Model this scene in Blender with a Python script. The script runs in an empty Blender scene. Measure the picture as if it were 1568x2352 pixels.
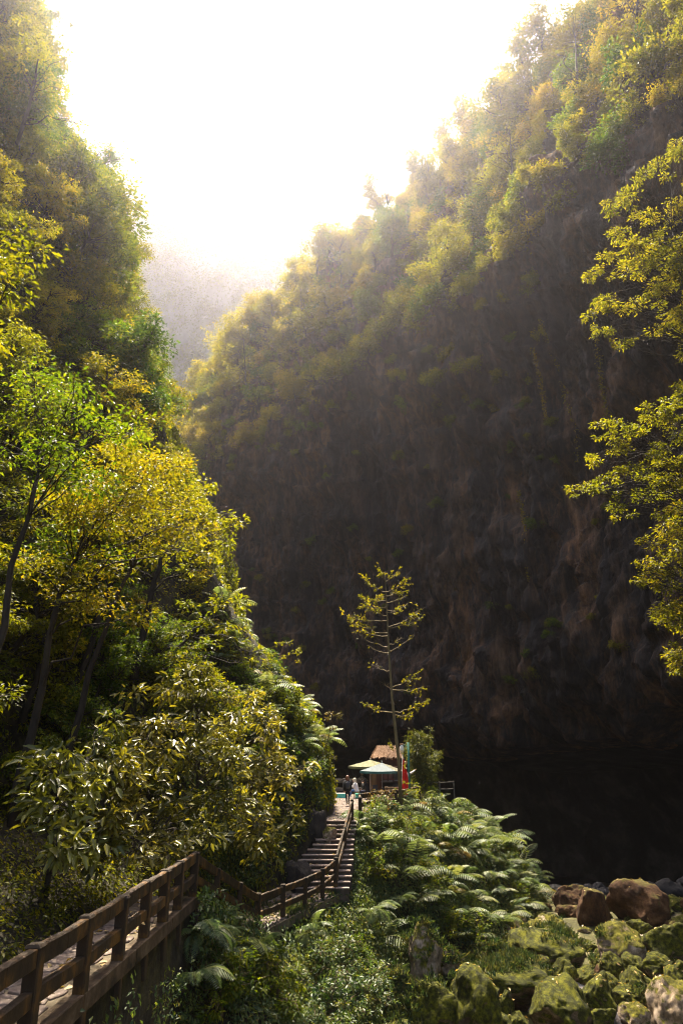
import bpy, math, random
import numpy as np
from mathutils import Vector, Matrix

random.seed(7)
RNG = np.random.default_rng(11)
SC = bpy.context.scene
COL = SC.collection
R = math.radians

# ------------------------------------------------------------------ camera
PITCH = 19.6
CAM = np.array([0.0, 0.0, 10.0])
cam_data = bpy.data.cameras.new('camera')
cam = bpy.data.objects.new('camera', cam_data)
COL.objects.link(cam)
cam_data.sensor_fit = 'VERTICAL'
cam_data.sensor_height = 36.0
cam_data.lens = 24.0
cam_data.clip_start = 0.1
cam_data.clip_end = 2000.0
cam.location = CAM
cam.rotation_euler = (R(90 + PITCH), 0, 0)
SC.camera = cam

# ------------------------------------------------------------------ light
SUN_AZ, SUN_EL = -11.0, 60.0           # degrees; azimuth from +Y towards +X
world = bpy.data.worlds.new('World')
SC.world = world
world.use_nodes = True
wn = world.node_tree.nodes
wl = world.node_tree.links
bg = wn['Background']
sky = wn.new('ShaderNodeTexSky')
sky.sky_type = 'NISHITA'
sky.sun_disc = False
sky.sun_elevation = R(SUN_EL)
sky.sun_rotation = R(SUN_AZ)
sky.air_density = 1.0
sky.dust_density = 6.0
sky.ozone_density = 0.6
wl.new(sky.outputs[0], bg.inputs[0])
bg.inputs[1].default_value = 0.12
sun_data = bpy.data.lights.new('sun', 'SUN')
sun_data.energy = 5.0
sun_data.angle = R(0.6)
sun_data.color = (1.0, 0.89, 0.68)
sun = bpy.data.objects.new('sun', sun_data)
COL.objects.link(sun)
SUN_DIR = Vector((math.sin(R(SUN_AZ)) * math.cos(R(SUN_EL)), math.cos(R(SUN_AZ)) * math.cos(R(SUN_EL)), math.sin(R(SUN_EL))))
sun.rotation_euler = SUN_DIR.to_track_quat('Z', 'Y').to_euler()
sun.location = SUN_DIR * 300

vs = SC.view_settings
vs.view_transform = 'Standard'
vs.look = 'None'
vs.exposure = 2.05
vs.gamma = 1.0
vs.use_curve_mapping = False
HAZE_DENSITY = 0.00036
HAZE_G = 0.90
cy = SC.cycles
cy.use_denoising = True
try:
    cy.denoiser = 'OPENIMAGEDENOISE'
    cy.denoising_input_passes = 'RGB_ALBEDO_NORMAL'
    cy.denoising_prefilter = 'ACCURATE'
except Exception:
    pass
cy.max_bounces = 6
cy.diffuse_bounces = 3
cy.glossy_bounces = 2
cy.transmission_bounces = 4
cy.transparent_max_bounces = 6
cy.volume_bounces = 1
cy.sample_clamp_indirect = 6.0
cy.use_adaptive_sampling = False
cy.filter_width = 1.1

# ------------------------------------------------------------------ helpers
CT, ST = math.cos(R(PITCH)), math.sin(R(PITCH))


def at(px, py, Y):
    """World point at depth Y seen at a position of the photograph (measured on its 1568 x 2352 copy)."""
    u = (px - 784) / 1568.0
    v = (1176 - py) / 1568.0
    dy = CT - v * ST
    dz = ST + v * CT
    return np.array([u / dy * Y, Y, 10.0 + dz / dy * Y])


def _hash(ix, iy, iz, seed):
    n = (ix * 374761393 + iy * 668265263 + iz * 2147483647 + seed * 1274126177) & 0xFFFFFFFF
    n = ((n ^ (n >> 13)) * 1274126177) & 0xFFFFFFFF
    n = n ^ (n >> 16)
    return (n & 0xFFFF) / 65535.0


def vnoise(p, seed=0):
    """Value noise in -1..1 for an (n,3) array."""
    p = np.asarray(p, dtype=float)
    i = np.floor(p).astype(np.int64)
    f = p - i
    f = f * f * (3 - 2 * f)
    out = 0
    for dx in (0, 1):
        wx = f[..., 0] if dx else 1 - f[..., 0]
        for dy in (0, 1):
            wy = f[..., 1] if dy else 1 - f[..., 1]
            for dz in (0, 1):
                wz = f[..., 2] if dz else 1 - f[..., 2]
                out = out + wx * wy * wz * _hash(i[..., 0] + dx, i[..., 1] + dy, i[..., 2] + dz, seed)
    return out * 2 - 1


def fbm(p, octv=4, seed=0, gain=0.5):
    a, s, out = 1.0, 1.0, 0
    for k in range(octv):
        out = out + a * vnoise(np.asarray(p) * s, seed + k * 17)
        a *= gain
        s *= 2.03
    return out


def mesh_from(name, verts, faces, mats=(), smooth=False, tone=None, midx=None):
    """faces: an (n,3)/(n,4) array or a list of polygons."""
    me = bpy.data.meshes.new(name)
    verts = np.asarray(verts, dtype=np.float32).reshape(-1, 3)
    if isinstance(faces, np.ndarray) and faces.ndim == 2:
        n, k = faces.shape
        me.vertices.add(len(verts))
        me.vertices.foreach_set('co', verts.ravel())
        me.loops.add(n * k)
        me.loops.foreach_set('vertex_index', faces.astype(np.int32).ravel())
        me.polygons.add(n)
        me.polygons.foreach_set('loop_start', np.arange(0, n * k, k, dtype=np.int32))
        me.polygons.foreach_set('loop_total', np.full(n, k, dtype=np.int32))
        me.update(calc_edges=True)
    else:
        me.from_pydata([tuple(v) for v in verts.tolist()], [], [tuple(int(i) for i in f) for f in faces])
        me.update()
    for m in mats:
        me.materials.append(m)
    if midx is not None:
        me.polygons.foreach_set('material_index', np.asarray(midx, dtype=np.int32))
    if smooth:
        me.polygons.foreach_set('use_smooth', np.ones(len(me.polygons), dtype=bool))
    if tone is not None:
        a = me.attributes.new('tone', 'FLOAT', 'POINT')
        a.data.foreach_set('value', np.asarray(tone, dtype=np.float32))
    return me


class MB:
    """Collects boxes, tubes and other shapes into one mesh."""

    def __init__(self):
        self.v, self.f, self.mi, self.n = [], [], [], 0

    def add(self, verts, faces, mi=0):
        verts = np.asarray(verts, dtype=float).reshape(-1, 3)
        self.v.append(verts)
        for fc in faces:
            self.f.append([int(i) + self.n for i in fc])
            self.mi.append(mi)
        self.n += len(verts)
        return self

    def box(self, c, size, rot=None, mi=0, taper=1.0, bev=0.0):
        """Box with chamfered vertical edges when bev > 0; rot is a 3x3 array."""
        sx, sy, sz = [s / 2 for s in size]
        if bev <= 0:
            ring = [(-sx, -sy), (sx, -sy), (sx, sy), (-sx, sy)]
            levels = [(-sz, 1.0), (sz, taper)]
        else:
            b = bev
            ring = [(-sx + b, -sy), (sx - b, -sy), (sx, -sy + b), (sx, sy - b), (sx - b, sy), (-sx + b, sy), (-sx, sy - b), (-sx, -sy + b)]
            k = 1 - b / max(min(sx, sy), 1e-6)
            levels = [(-sz, k), (-sz + b, 1.0), (sz - b, taper), (sz, taper * k)]
        m = len(ring)
        vs_ = []
        for z, t in levels:
            vs_ += [(x * t, y * t, z) for x, y in ring]
        fs = [list(range(m))[::-1], [m * (len(levels) - 1) + i for i in range(m)]]
        for l in range(len(levels) - 1):
            for i in range(m):
                j = (i + 1) % m
                fs.append([l * m + i, l * m + j, (l + 1) * m + j, (l + 1) * m + i])
        vs_ = np.array(vs_)
        if rot is not None:
            vs_ = vs_ @ np.asarray(rot).T
        return self.add(vs_ + np.asarray(c), fs, mi)

    def beam(self, a, b, w, h, mi=0, bev=0.0, up=(0, 0, 1), bow=0.0):
        """Box beam from a to b, w wide and h high."""
        a, b = np.asarray(a, float), np.asarray(b, float)
        d = b - a
        L = np.linalg.norm(d)
        d = d / L
        s = np.cross(d, up)
        s /= np.linalg.norm(s)
        u = np.cross(s, d)
        rot = np.stack([d, s, u], axis=1)
        return self.box((a + b) / 2, (L, w, h), rot, mi, 1.0, bev)

    def tube(self, pts, rad, sides=6, mi=0, cap=True):
        pts = np.asarray(pts, float)
        n = len(pts)
        rad = np.broadcast_to(np.asarray(rad, float), (n,))
        t = np.gradient(pts, axis=0)
        t /= np.maximum(np.linalg.norm(t, axis=1, keepdims=True), 1e-9)
        ref = np.array([0.0, 0, 1]) if abs(t[0][2]) < 0.8 else np.array([1.0, 0, 0])
        s = np.cross(t, ref)
        s /= np.maximum(np.linalg.norm(s, axis=1, keepdims=True), 1e-9)
        u = np.cross(s, t)
        ang = np.arange(sides) * 2 * np.pi / sides
        ring = (np.cos(ang)[None, :, None] * s[:, None, :] + np.sin(ang)[None, :, None] * u[:, None, :]) * rad[:, None, None]
        vs_ = (pts[:, None, :] + ring).reshape(-1, 3)
        fs = []
        for k in range(n - 1):
            for i in range(sides):
                j = (i + 1) % sides
                fs.append([k * sides + i, k * sides + j, (k + 1) * sides + j, (k + 1) * sides + i])
        if cap:
            fs.append(list(range(sides))[::-1])
            fs.append([(n - 1) * sides + i for i in range(sides)])
        return self.add(vs_, fs, mi)

    def lathe(self, prof, c=(0, 0, 0), sides=14, mi=0, squash=(1, 1)):
        """prof: list of (radius, z)."""
        vs_, fs = [], []
        for r, z in prof:
            for i in range(sides):
                a = 2 * math.pi * i / sides
                vs_.append((math.cos(a) * r * squash[0] + c[0], math.sin(a) * r * squash[1] + c[1], z + c[2]))
        for k in range(len(prof) - 1):
            for i in range(sides):
                j = (i + 1) % sides
                fs.append([k * sides + i, k * sides + j, (k + 1) * sides + j, (k + 1) * sides + i])
        fs.append(list(range(sides))[::-1])
        fs.append([(len(prof) - 1) * sides + i for i in range(sides)])
        return self.add(vs_, fs, mi)

    def mesh(self, name, mats, smooth=False, off=(0, 0, 0)):
        v = np.concatenate(self.v) - np.asarray(off)
        if not isinstance(mats, (list, tuple)):
            mats = [mats]
        return mesh_from(name, v, self.f, mats, smooth, midx=self.mi)


def link(name, me, parent=None, loc=None, rot=None, scale=None):
    o = bpy.data.objects.new(name, me)
    COL.objects.link(o)
    if parent is not None:
        o.parent = parent
    if loc is not None:
        o.location = loc
    if rot is not None:
        o.rotation_euler = rot
    if scale is not None:
        o.scale = scale if hasattr(scale, '__len__') else (scale,) * 3
    return o


def tag(o, label, cat, group=None, kind=None):
    o['label'] = label
    o['category'] = cat
    if group:
        o['group'] = group
    if kind:
        o['kind'] = kind
    return o


def thing(name, label, cat, loc=(0, 0, 0), rz=0.0, group=None):
    o = bpy.data.objects.new(name, None)
    COL.objects.link(o)
    o.empty_display_size = 0.3
    o.location = loc
    o.rotation_euler = (0, 0, rz)
    return tag(o, label, cat, group)


def structure(name, me):
    o = link(name, me)
    o['kind'] = 'structure'
    return o


def grid_mesh(name, P, mat, smooth=True):
    nu, nv = P.shape[:2]
    idx = np.arange(nu * nv).reshape(nu, nv)
    f = np.stack([idx[:-1, :-1], idx[1:, :-1], idx[1:, 1:], idx[:-1, 1:]], axis=-1).reshape(-1, 4)
    return mesh_from(name, P.reshape(-1, 3), f, [mat], smooth)


# ------------------------------------------------------------------ materials
def new_mat(name):
    m = bpy.data.materials.new(name)
    m.use_nodes = True
    nt = m.node_tree
    b = nt.nodes['Principled BSDF']
    return m, nt, b


def ramp(nt, fac, stops):
    r = nt.nodes.new('ShaderNodeValToRGB')
    e = r.color_ramp.elements
    e[0].position, e[0].color = stops[0][0], (*stops[0][1], 1)
    e[1].position, e[1].color = stops[-1][0], (*stops[-1][1], 1)
    for p, c in stops[1:-1]:
        k = e.new(p)
        k.color = (*c, 1)
    nt.links.new(fac, r.inputs[0])
    return r.outputs[0]


def coords(nt, scale=(1, 1, 1), rot=(0, 0, 0), kind='Object'):
    t = nt.nodes.new('ShaderNodeTexCoord')
    mp = nt.nodes.new('ShaderNodeMapping')
    mp.inputs['Scale'].default_value = scale
    mp.inputs['Rotation'].default_value = rot
    nt.links.new(t.outputs[kind], mp.inputs[0])
    return mp.outputs[0]


def noise(nt, vec, scale, detail=5, rough=0.6, dist=0.0):
    n = nt.nodes.new('ShaderNodeTexNoise')
    n.inputs['Scale'].default_value = scale
    n.inputs['Detail'].default_value = detail
    n.inputs['Roughness'].default_value = rough
    n.inputs['Distortion'].default_value = dist
    nt.links.new(vec, n.inputs['Vector'])
    return n.outputs[0]


def bump(nt, b, height, strength=0.5, dist=0.05):
    n = nt.nodes.new('ShaderNodeBump')
    n.inputs['Strength'].default_value = strength
    n.inputs['Distance'].default_value = dist
    nt.links.new(height, n.inputs['Height'])
    nt.links.new(n.outputs[0], b.inputs['Normal'])


def mixc(nt, fac, a, b, mode='MIX'):
    m = nt.nodes.new('ShaderNodeMix')
    m.data_type = 'RGBA'
    m.blend_type = mode
    for sock, val in ((m.inputs[0], fac), (m.inputs[6], a), (m.inputs[7], b)):
        if hasattr(val, 'links') or hasattr(val, 'is_output'):
            nt.links.new(val, sock)
        elif isinstance(val, (int, float)):
            sock.default_value = val
        else:
            sock.default_value = (*val, 1)
    return m.outputs[2]


def rough_mat(name, stops, scale=3.0, vscale=(1, 1, 1), rough=0.85, bs=0.4, bd=0.03, detail=6, rot=(0, 0, 0), spec=0.3, bscale=None):
    m, nt, b = new_mat(name)
    v = coords(nt, vscale, rot)
    n = noise(nt, v, scale, detail, 0.62, 0.2)
    nt.links.new(ramp(nt, n, stops), b.inputs['Base Color'])
    b.inputs['Roughness'].default_value = rough
    b.inputs['Specular IOR Level'].default_value = spec
    n2 = noise(nt, v, bscale or scale * 3, 6, 0.65)
    bump(nt, b, n2, bs, bd)
    return m


def leaf_mat(name, c1, c2, c3=None, trans=0.5, rough=0.5, spec=0.25, tcol=None):
    """Leaf: colour varies per leaf (attribute tone) and per plant (object random); light shines through it."""
    m, nt, b = new_mat(name)
    a = nt.nodes.new('ShaderNodeAttribute')
    a.attribute_name = 'tone'
    stops = [(0.1, c1), (0.9, c2)] if c3 is None else [(0.1, c1), (0.6, c2), (0.97, c3)]
    c = ramp(nt, a.outputs['Fac'], stops)
    oi = nt.nodes.new('ShaderNodeObjectInfo')
    hs = nt.nodes.new('ShaderNodeHueSaturation')
    mr = nt.nodes.new('ShaderNodeMapRange')
    mr.inputs[3].default_value = 0.478
    mr.inputs[4].default_value = 0.522
    nt.links.new(oi.outputs['Random'], mr.inputs[0])
    nt.links.new(mr.outputs[0], hs.inputs['Hue'])
    mr2 = nt.nodes.new('ShaderNodeMapRange')
    mr2.inputs[3].default_value = 1.2
    mr2.inputs[4].default_value = 0.8
    nt.links.new(oi.outputs['Random'], mr2.inputs[0])
    nt.links.new(mr2.outputs[0], hs.inputs['Value'])
    nt.links.new(c, hs.inputs['Color'])
    col = hs.outputs[0]
    nt.links.new(col, b.inputs['Base Color'])
    b.inputs['Roughness'].default_value = rough
    b.inputs['Specular IOR Level'].default_value = spec
    tr = nt.nodes.new('ShaderNodeBsdfTranslucent')
    tc = mixc(nt, 1.0, col, tcol or (1.75, 1.6, 0.5), 'MULTIPLY')
    nt.links.new(tc, tr.inputs[0])
    mx = nt.nodes.new('ShaderNodeMixShader')
    mx.inputs[0].default_value = trans
    nt.links.new(b.outputs[0], mx.inputs[1])
    nt.links.new(tr.outputs[0], mx.inputs[2])
    nt.links.new(mx.outputs[0], nt.nodes['Material Output'].inputs['Surface'])
    return m


def plain(name, c, rough=0.7, spec=0.3, metal=0.0, var=0.15, scale=6.0, bs=0.15):
    k1 = tuple(x * (1 - var) for x in c)
    k2 = tuple(min(1, x * (1 + var)) for x in c)
    m = rough_mat(name, [(0.3, k1), (0.7, k2)], scale, (1, 1, 1), rough, bs, 0.01, spec=spec)
    m.node_tree.nodes['Principled BSDF'].inputs['Metallic'].default_value = metal
    return m


M = {}
# foliage
M['leaf_olive'] = leaf_mat('olive_leaf', (0.046, 0.060, 0.003), (0.115, 0.122, 0.005), (0.19, 0.16, 0.008), 0.58)
M['leaf_gold'] = leaf_mat('gold_leaf', (0.066, 0.080, 0.004), (0.130, 0.142, 0.006), (0.19, 0.170, 0.010), 0.58)
M['leaf_green'] = leaf_mat('green_leaf', (0.028, 0.058, 0.004), (0.072, 0.110, 0.006), (0.14, 0.15, 0.008), 0.58)
M['leaf_big'] = leaf_mat('large_leaf', (0.060, 0.064, 0.008), (0.135, 0.132, 0.013), (0.23, 0.21, 0.045), trans=0.4, rough=0.34, spec=0.5)
M['leaf_rim'] = leaf_mat('cliff_leaf', (0.058, 0.070, 0.006), (0.140, 0.140, 0.008), (0.21, 0.17, 0.012), trans=0.62)
M['leaf_rimgold'] = leaf_mat('cliff_gold_leaf', (0.10, 0.098, 0.006), (0.185, 0.165, 0.008), (0.24, 0.175, 0.012), trans=0.62)
M['leaf_under'] = leaf_mat('undergrowth_leaf', (0.026, 0.056, 0.020), (0.072, 0.105, 0.028), (0.15, 0.135, 0.03), trans=0.38, spec=0.3, rough=0.42)
M['leaf_dry'] = leaf_mat('dry_leaf', (0.06, 0.050, 0.012), (0.13, 0.10, 0.025), (0.20, 0.11, 0.04), trans=0.3)
M['fern'] = leaf_mat('fern_frond', (0.060, 0.095, 0.036), (0.110, 0.142, 0.052), (0.17, 0.175, 0.065), trans=0.42, rough=0.45, spec=0.4, tcol=(1.3, 1.3, 0.7))
M['bamboo_leaf'] = leaf_mat('bamboo_leaf', (0.030, 0.050, 0.010), (0.075, 0.095, 0.018), (0.14, 0.14, 0.03), trans=0.3)
M['far_leaf'] = leaf_mat('far_leaf', (0.16, 0.17, 0.08), (0.22, 0.22, 0.10), (0.28, 0.26, 0.13), trans=0.7, spec=0.1, tcol=(1.6, 1.5, 1.0))  # extra pale: distance haze put into the leaf colour
M['grass'] = leaf_mat('grass_blade', (0.025, 0.050, 0.022), (0.065, 0.090, 0.038), (0.13, 0.12, 0.05), trans=0.3)
M['bark'] = rough_mat('bark', [(0.3, (0.012, 0.009, 0.007)), (0.7, (0.045, 0.033, 0.022))], 5, (1, 1, 0.25), 0.9, 0.6)
M['bark_pale'] = rough_mat('pale_bark', [(0.3, (0.10, 0.075, 0.035)), (0.7, (0.20, 0.15, 0.07))], 5, (1, 1, 0.3), 0.85, 0.4)
M['stem'] = rough_mat('stem', [(0.3, (0.07, 0.05, 0.025)), (0.7, (0.13, 0.09, 0.04))], 8, (1, 1, 0.3), 0.85, 0.3)
# ground and rock
M['soil'] = rough_mat('forest_soil', [(0.34, (0.008, 0.007, 0.004)), (0.5, (0.024, 0.019, 0.009)), (0.68, (0.055, 0.046, 0.012))], 1.4, (1, 1, 1), 0.95, 0.8, 0.12, 8)
M['rock'] = None


def cliff_material():
    m, nt, b = new_mat('cliff_rock')
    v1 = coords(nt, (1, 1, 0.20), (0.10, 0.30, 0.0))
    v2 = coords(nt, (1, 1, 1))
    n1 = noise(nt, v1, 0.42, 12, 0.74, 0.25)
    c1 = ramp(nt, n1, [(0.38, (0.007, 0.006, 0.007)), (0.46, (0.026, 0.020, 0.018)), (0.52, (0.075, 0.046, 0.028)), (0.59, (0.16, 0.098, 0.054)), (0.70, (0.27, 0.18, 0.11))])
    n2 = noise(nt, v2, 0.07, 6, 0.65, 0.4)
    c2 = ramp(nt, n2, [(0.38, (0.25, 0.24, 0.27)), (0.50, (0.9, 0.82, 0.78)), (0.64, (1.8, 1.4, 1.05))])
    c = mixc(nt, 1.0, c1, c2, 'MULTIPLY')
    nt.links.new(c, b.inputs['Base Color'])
    b.inputs['Roughness'].default_value = 0.8
    b.inputs['Specular IOR Level'].default_value = 0.35
    vo = nt.nodes.new('ShaderNodeTexVoronoi')
    vo.feature = 'DISTANCE_TO_EDGE'
    vo.inputs['Scale'].default_value = 0.33
    wv = nt.nodes.new('ShaderNodeVectorMath')
    nz = nt.nodes.new('ShaderNodeTexNoise')
    nz.inputs['Scale'].default_value = 0.5
    nz.inputs['Detail'].default_value = 4
    nt.links.new(v1, nz.inputs['Vector'])
    sc_ = nt.nodes.new('ShaderNodeVectorMath')
    sc_.operation = 'SCALE'
    sc_.inputs['Scale'].default_value = 3.0
    nt.links.new(nz.outputs[1], sc_.inputs[0])
    nt.links.new(v1, wv.inputs[0])
    nt.links.new(sc_.outputs[0], wv.inputs[1])
    nt.links.new(wv.outputs[0], vo.inputs['Vector'])
    cr = nt.nodes.new('ShaderNodeMapRange')
    cr.inputs[2].default_value = 0.16
    nt.links.new(vo.outputs['Distance'], cr.inputs[0])
    n3 = noise(nt, v1, 0.9, 12, 0.75, 0.3)
    ad = nt.nodes.new('ShaderNodeMath')
    ad.operation = 'MULTIPLY_ADD'
    nt.links.new(cr.outputs[0], ad.inputs[0])
    ad.inputs[1].default_value = 0.35
    nt.links.new(n3, ad.inputs[2])
    bump(nt, b, ad.outputs[0], 1.0, 1.8)
    return m


def boulder_material(name, moss_lo, rock_stops, moss_stops):
    m, nt, b = new_mat(name)
    v = coords(nt, (1, 1, 1))
    oi = nt.nodes.new('ShaderNodeObjectInfo')
    add = nt.nodes.new('ShaderNodeVectorMath')
    nt.links.new(v, add.inputs[0])
    sc_ = nt.nodes.new('ShaderNodeVectorMath')
    sc_.operation = 'SCALE'
    sc_.inputs[0].default_value = (13, 7, 5)
    nt.links.new(oi.outputs['Random'], sc_.inputs['Scale'])
    nt.links.new(sc_.outputs[0], add.inputs[1])
    v = add.outputs[0]
    rockc = ramp(nt, noise(nt, v, 2.2, 10, 0.75), rock_stops)
    mossc = ramp(nt, noise(nt, v, 4.0, 10, 0.78), moss_stops)
    geo = nt.nodes.new('ShaderNodeNewGeometry')
    sep = nt.nodes.new('ShaderNodeSeparateXYZ')
    nt.links.new(geo.outputs['Normal'], sep.inputs[0])
    nn = noise(nt, v, 1.3, 6, 0.7)
    mt = nt.nodes.new('ShaderNodeMath')
    mt.operation = 'MULTIPLY_ADD'
    nt.links.new(sep.outputs[2], mt.inputs[0])
    mt.inputs[1].default_value = 0.35
    nt.links.new(nn, mt.inputs[2])
    mr = nt.nodes.new('ShaderNodeMapRange')
    mr.inputs[1].default_value = moss_lo
    mr.inputs[2].default_value = moss_lo + 0.10
    nt.links.new(mt.outputs[0], mr.inputs[0])
    nt.links.new(mixc(nt, mr.outputs[0], rockc, mossc), b.inputs['Base Color'])
    b.inputs['Roughness'].default_value = 0.92
    b.inputs['Specular IOR Level'].default_value = 0.2
    bump(nt, b, noise(nt, v, 16, 8, 0.75), 0.9, 0.07)
    return m


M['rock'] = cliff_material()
MOSS = [(0.34, (0.005, 0.006, 0.001)), (0.48, (0.028, 0.030, 0.002)), (0.62, (0.115, 0.112, 0.004))]
ROCKC = [(0.34, (0.015, 0.011, 0.008)), (0.52, (0.075, 0.052, 0.034)), (0.7, (0.26, 0.19, 0.13))]
M['boulder'] = boulder_material('mossy_boulder', 0.36, ROCKC, MOSS)
M['boulder_half'] = boulder_material('half_mossy_boulder', 0.60, [(0.34, (0.05, 0.037, 0.025)), (0.5, (0.22, 0.16, 0.105)), (0.66, (0.48, 0.38, 0.28))],
                                     [(0.34, (0.020, 0.020, 0.003)), (0.48, (0.060, 0.055, 0.004)), (0.62, (0.14, 0.125, 0.007))])
M['boulder_brown'] = boulder_material('brown_boulder', 0.72, [(0.34, (0.014, 0.007, 0.004)), (0.52, (0.060, 0.028, 0.012)), (0.7, (0.13, 0.068, 0.032))],
                                      [(0.3, (0.03, 0.026, 0.005)), (0.7, (0.09, 0.07, 0.01))])
M['rock_dark'] = rough_mat('dark_rock', [(0.3, (0.012, 0.010, 0.009)), (0.6, (0.04, 0.031, 0.025)), (0.8, (0.11, 0.08, 0.058))], 1.5, (1, 1, 0.5), 0.85, 0.9, 0.12, 8)
M['riverbed'] = rough_mat('riverbed_ground', [(0.3, (0.028, 0.026, 0.010)), (0.5, (0.06, 0.055, 0.015)), (0.66, (0.12, 0.10, 0.055)), (0.8, (0.26, 0.22, 0.17))], 1.1, (1, 1, 1), 0.95, 0.9, 0.10, 9)
M['cave_floor'] = rough_mat('cave_shade_rock', [(0.36, (0.004, 0.004, 0.005)), (0.5, (0.014, 0.013, 0.014)), (0.66, (0.060, 0.052, 0.048))], 0.25, (1, 1, 1), 0.8, 0.9, 0.1, 8)  # darkness of the cave put into the rock colour
M['gravel'] = plain('gravel_stone', (0.36, 0.31, 0.27), 0.85, var=0.45, scale=1.2)
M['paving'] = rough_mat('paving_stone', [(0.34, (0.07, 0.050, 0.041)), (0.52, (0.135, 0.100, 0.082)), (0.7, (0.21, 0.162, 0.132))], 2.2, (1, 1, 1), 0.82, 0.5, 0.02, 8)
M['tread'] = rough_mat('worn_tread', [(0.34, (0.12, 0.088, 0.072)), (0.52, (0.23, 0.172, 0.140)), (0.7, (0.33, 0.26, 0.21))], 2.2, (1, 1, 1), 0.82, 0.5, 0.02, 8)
M['mortar'] = rough_mat('mortar', [(0.3, (0.07, 0.055, 0.035)), (0.7, (0.14, 0.11, 0.07))], 6, (1, 1, 1), 0.95, 0.5, 0.02)
M['concrete'] = rough_mat('weathered_concrete', [(0.34, (0.018, 0.013, 0.007)), (0.5, (0.060, 0.036, 0.018)), (0.66, (0.11, 0.08, 0.05))], 2.5, (1, 1, 1), 0.9, 0.5, 0.02)
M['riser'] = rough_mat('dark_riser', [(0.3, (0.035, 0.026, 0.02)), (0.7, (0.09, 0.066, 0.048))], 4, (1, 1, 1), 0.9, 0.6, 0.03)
M['timber'] = rough_mat('mossy_timber', [(0.28, (0.012, 0.008, 0.005)), (0.5, (0.035, 0.020, 0.009)), (0.62, (0.12, 0.055, 0.010)), (0.76, (0.075, 0.066, 0.030))], 2.4, (1, 1, 0.6), 0.8, 0.7, 0.02, 8)
M['timber_warm'] = rough_mat('worn_timber', [(0.3, (0.08, 0.045, 0.02)), (0.7, (0.22, 0.13, 0.06))], 4, (1, 1, 0.4), 0.75, 0.5, 0.02)
M['timber_grey'] = rough_mat('grey_timber', [(0.3, (0.06, 0.052, 0.045)), (0.7, (0.15, 0.13, 0.115))], 4, (1, 1, 0.5), 0.8, 0.5, 0.02)
# built things
M['plank'] = rough_mat('red_brown_plank', [(0.3, (0.045, 0.016, 0.009)), (0.7, (0.11, 0.042, 0.020))], 3, (3, 3, 0.4), 0.7, 0.5, 0.01)
M['thatch'] = rough_mat('thatch', [(0.3, (0.22, 0.115, 0.055)), (0.5, (0.48, 0.29, 0.16)), (0.75, (0.70, 0.48, 0.31))], 7, (1, 1, 1), 0.9, 0.4, 0.02)
M['canvas_grey'] = plain('blue_grey_canvas', (0.105, 0.13, 0.14), 0.8, var=0.06)
M['canvas_tan'] = plain('tan_canvas', (0.12, 0.115, 0.075), 0.8, var=0.08)
M['canvas_olive'] = plain('olive_canvas', (0.135, 0.13, 0.06), 0.8, var=0.08)
M['valance'] = plain('teal_valance', (0.03, 0.12, 0.11), 0.75)
M['pale'] = plain('pale_canvas', (0.62, 0.55, 0.50), 0.8)
M['metal'] = plain('grey_metal', (0.22, 0.22, 0.23), 0.45, 0.5, 0.7)
M['metal_dark'] = plain('dark_metal', (0.03, 0.03, 0.035), 0.5)
M['teal'] = plain('teal_green_paint', (0.010, 0.115, 0.085), 0.45, 0.5, var=0.2)
M['white'] = plain('white_glass', (0.80, 0.78, 0.72), 0.35, 0.5, var=0.04)
M['white_paint'] = plain('white_paint', (0.75, 0.74, 0.72), 0.5, var=0.05)
M['red'] = plain('red_cloth', (0.62, 0.012, 0.010), 0.75, var=0.15)
M['yellow'] = plain('yellow_cloth', (0.85, 0.55, 0.02), 0.75, var=0.1)
M['turquoise'] = plain('turquoise_plastic', (0.08, 0.52, 0.42), 0.4, 0.5)
M['orange'] = plain('glow_straw', (0.50, 0.24, 0.05), 0.85)  # warm glow strip under the parasol put into the straw colour
M['glass_dark'] = plain('dark_glass', (0.02, 0.022, 0.026), 0.12, 0.6)
M['dark'] = plain('near_black_panel', (0.012, 0.010, 0.010), 0.9)  # even near-black colour of the stall's counter front
# people
M['skin'] = plain('skin', (0.52, 0.30, 0.20), 0.55, var=0.05)
M['hair_brown'] = plain('brown_hair', (0.16, 0.055, 0.022), 0.5, 0.5, var=0.4, scale=30)
M['hair_black'] = plain('black_hair', (0.012, 0.010, 0.010), 0.45, 0.5, var=0.3, scale=30)
M['cloth_black'] = plain('black_cloth', (0.014, 0.014, 0.017), 0.85)
M['cloth_charcoal'] = plain('charcoal_cloth', (0.05, 0.05, 0.055), 0.85)
M['cloth_navy'] = plain('navy_cloth', (0.035, 0.038, 0.075), 0.85)
M['cloth_white'] = plain('white_cloth', (0.74, 0.72, 0.70), 0.85, var=0.08)
M['cloth_cream'] = plain('cream_cloth', (0.74, 0.62, 0.44), 0.85)
M['denim'] = plain('blue_denim', (0.05, 0.13, 0.32), 0.85)
M['sole'] = plain('white_shoe', (0.75, 0.74, 0.72), 0.6)
M['eye'] = plain('eye', (0.02, 0.015, 0.012), 0.3)

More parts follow.
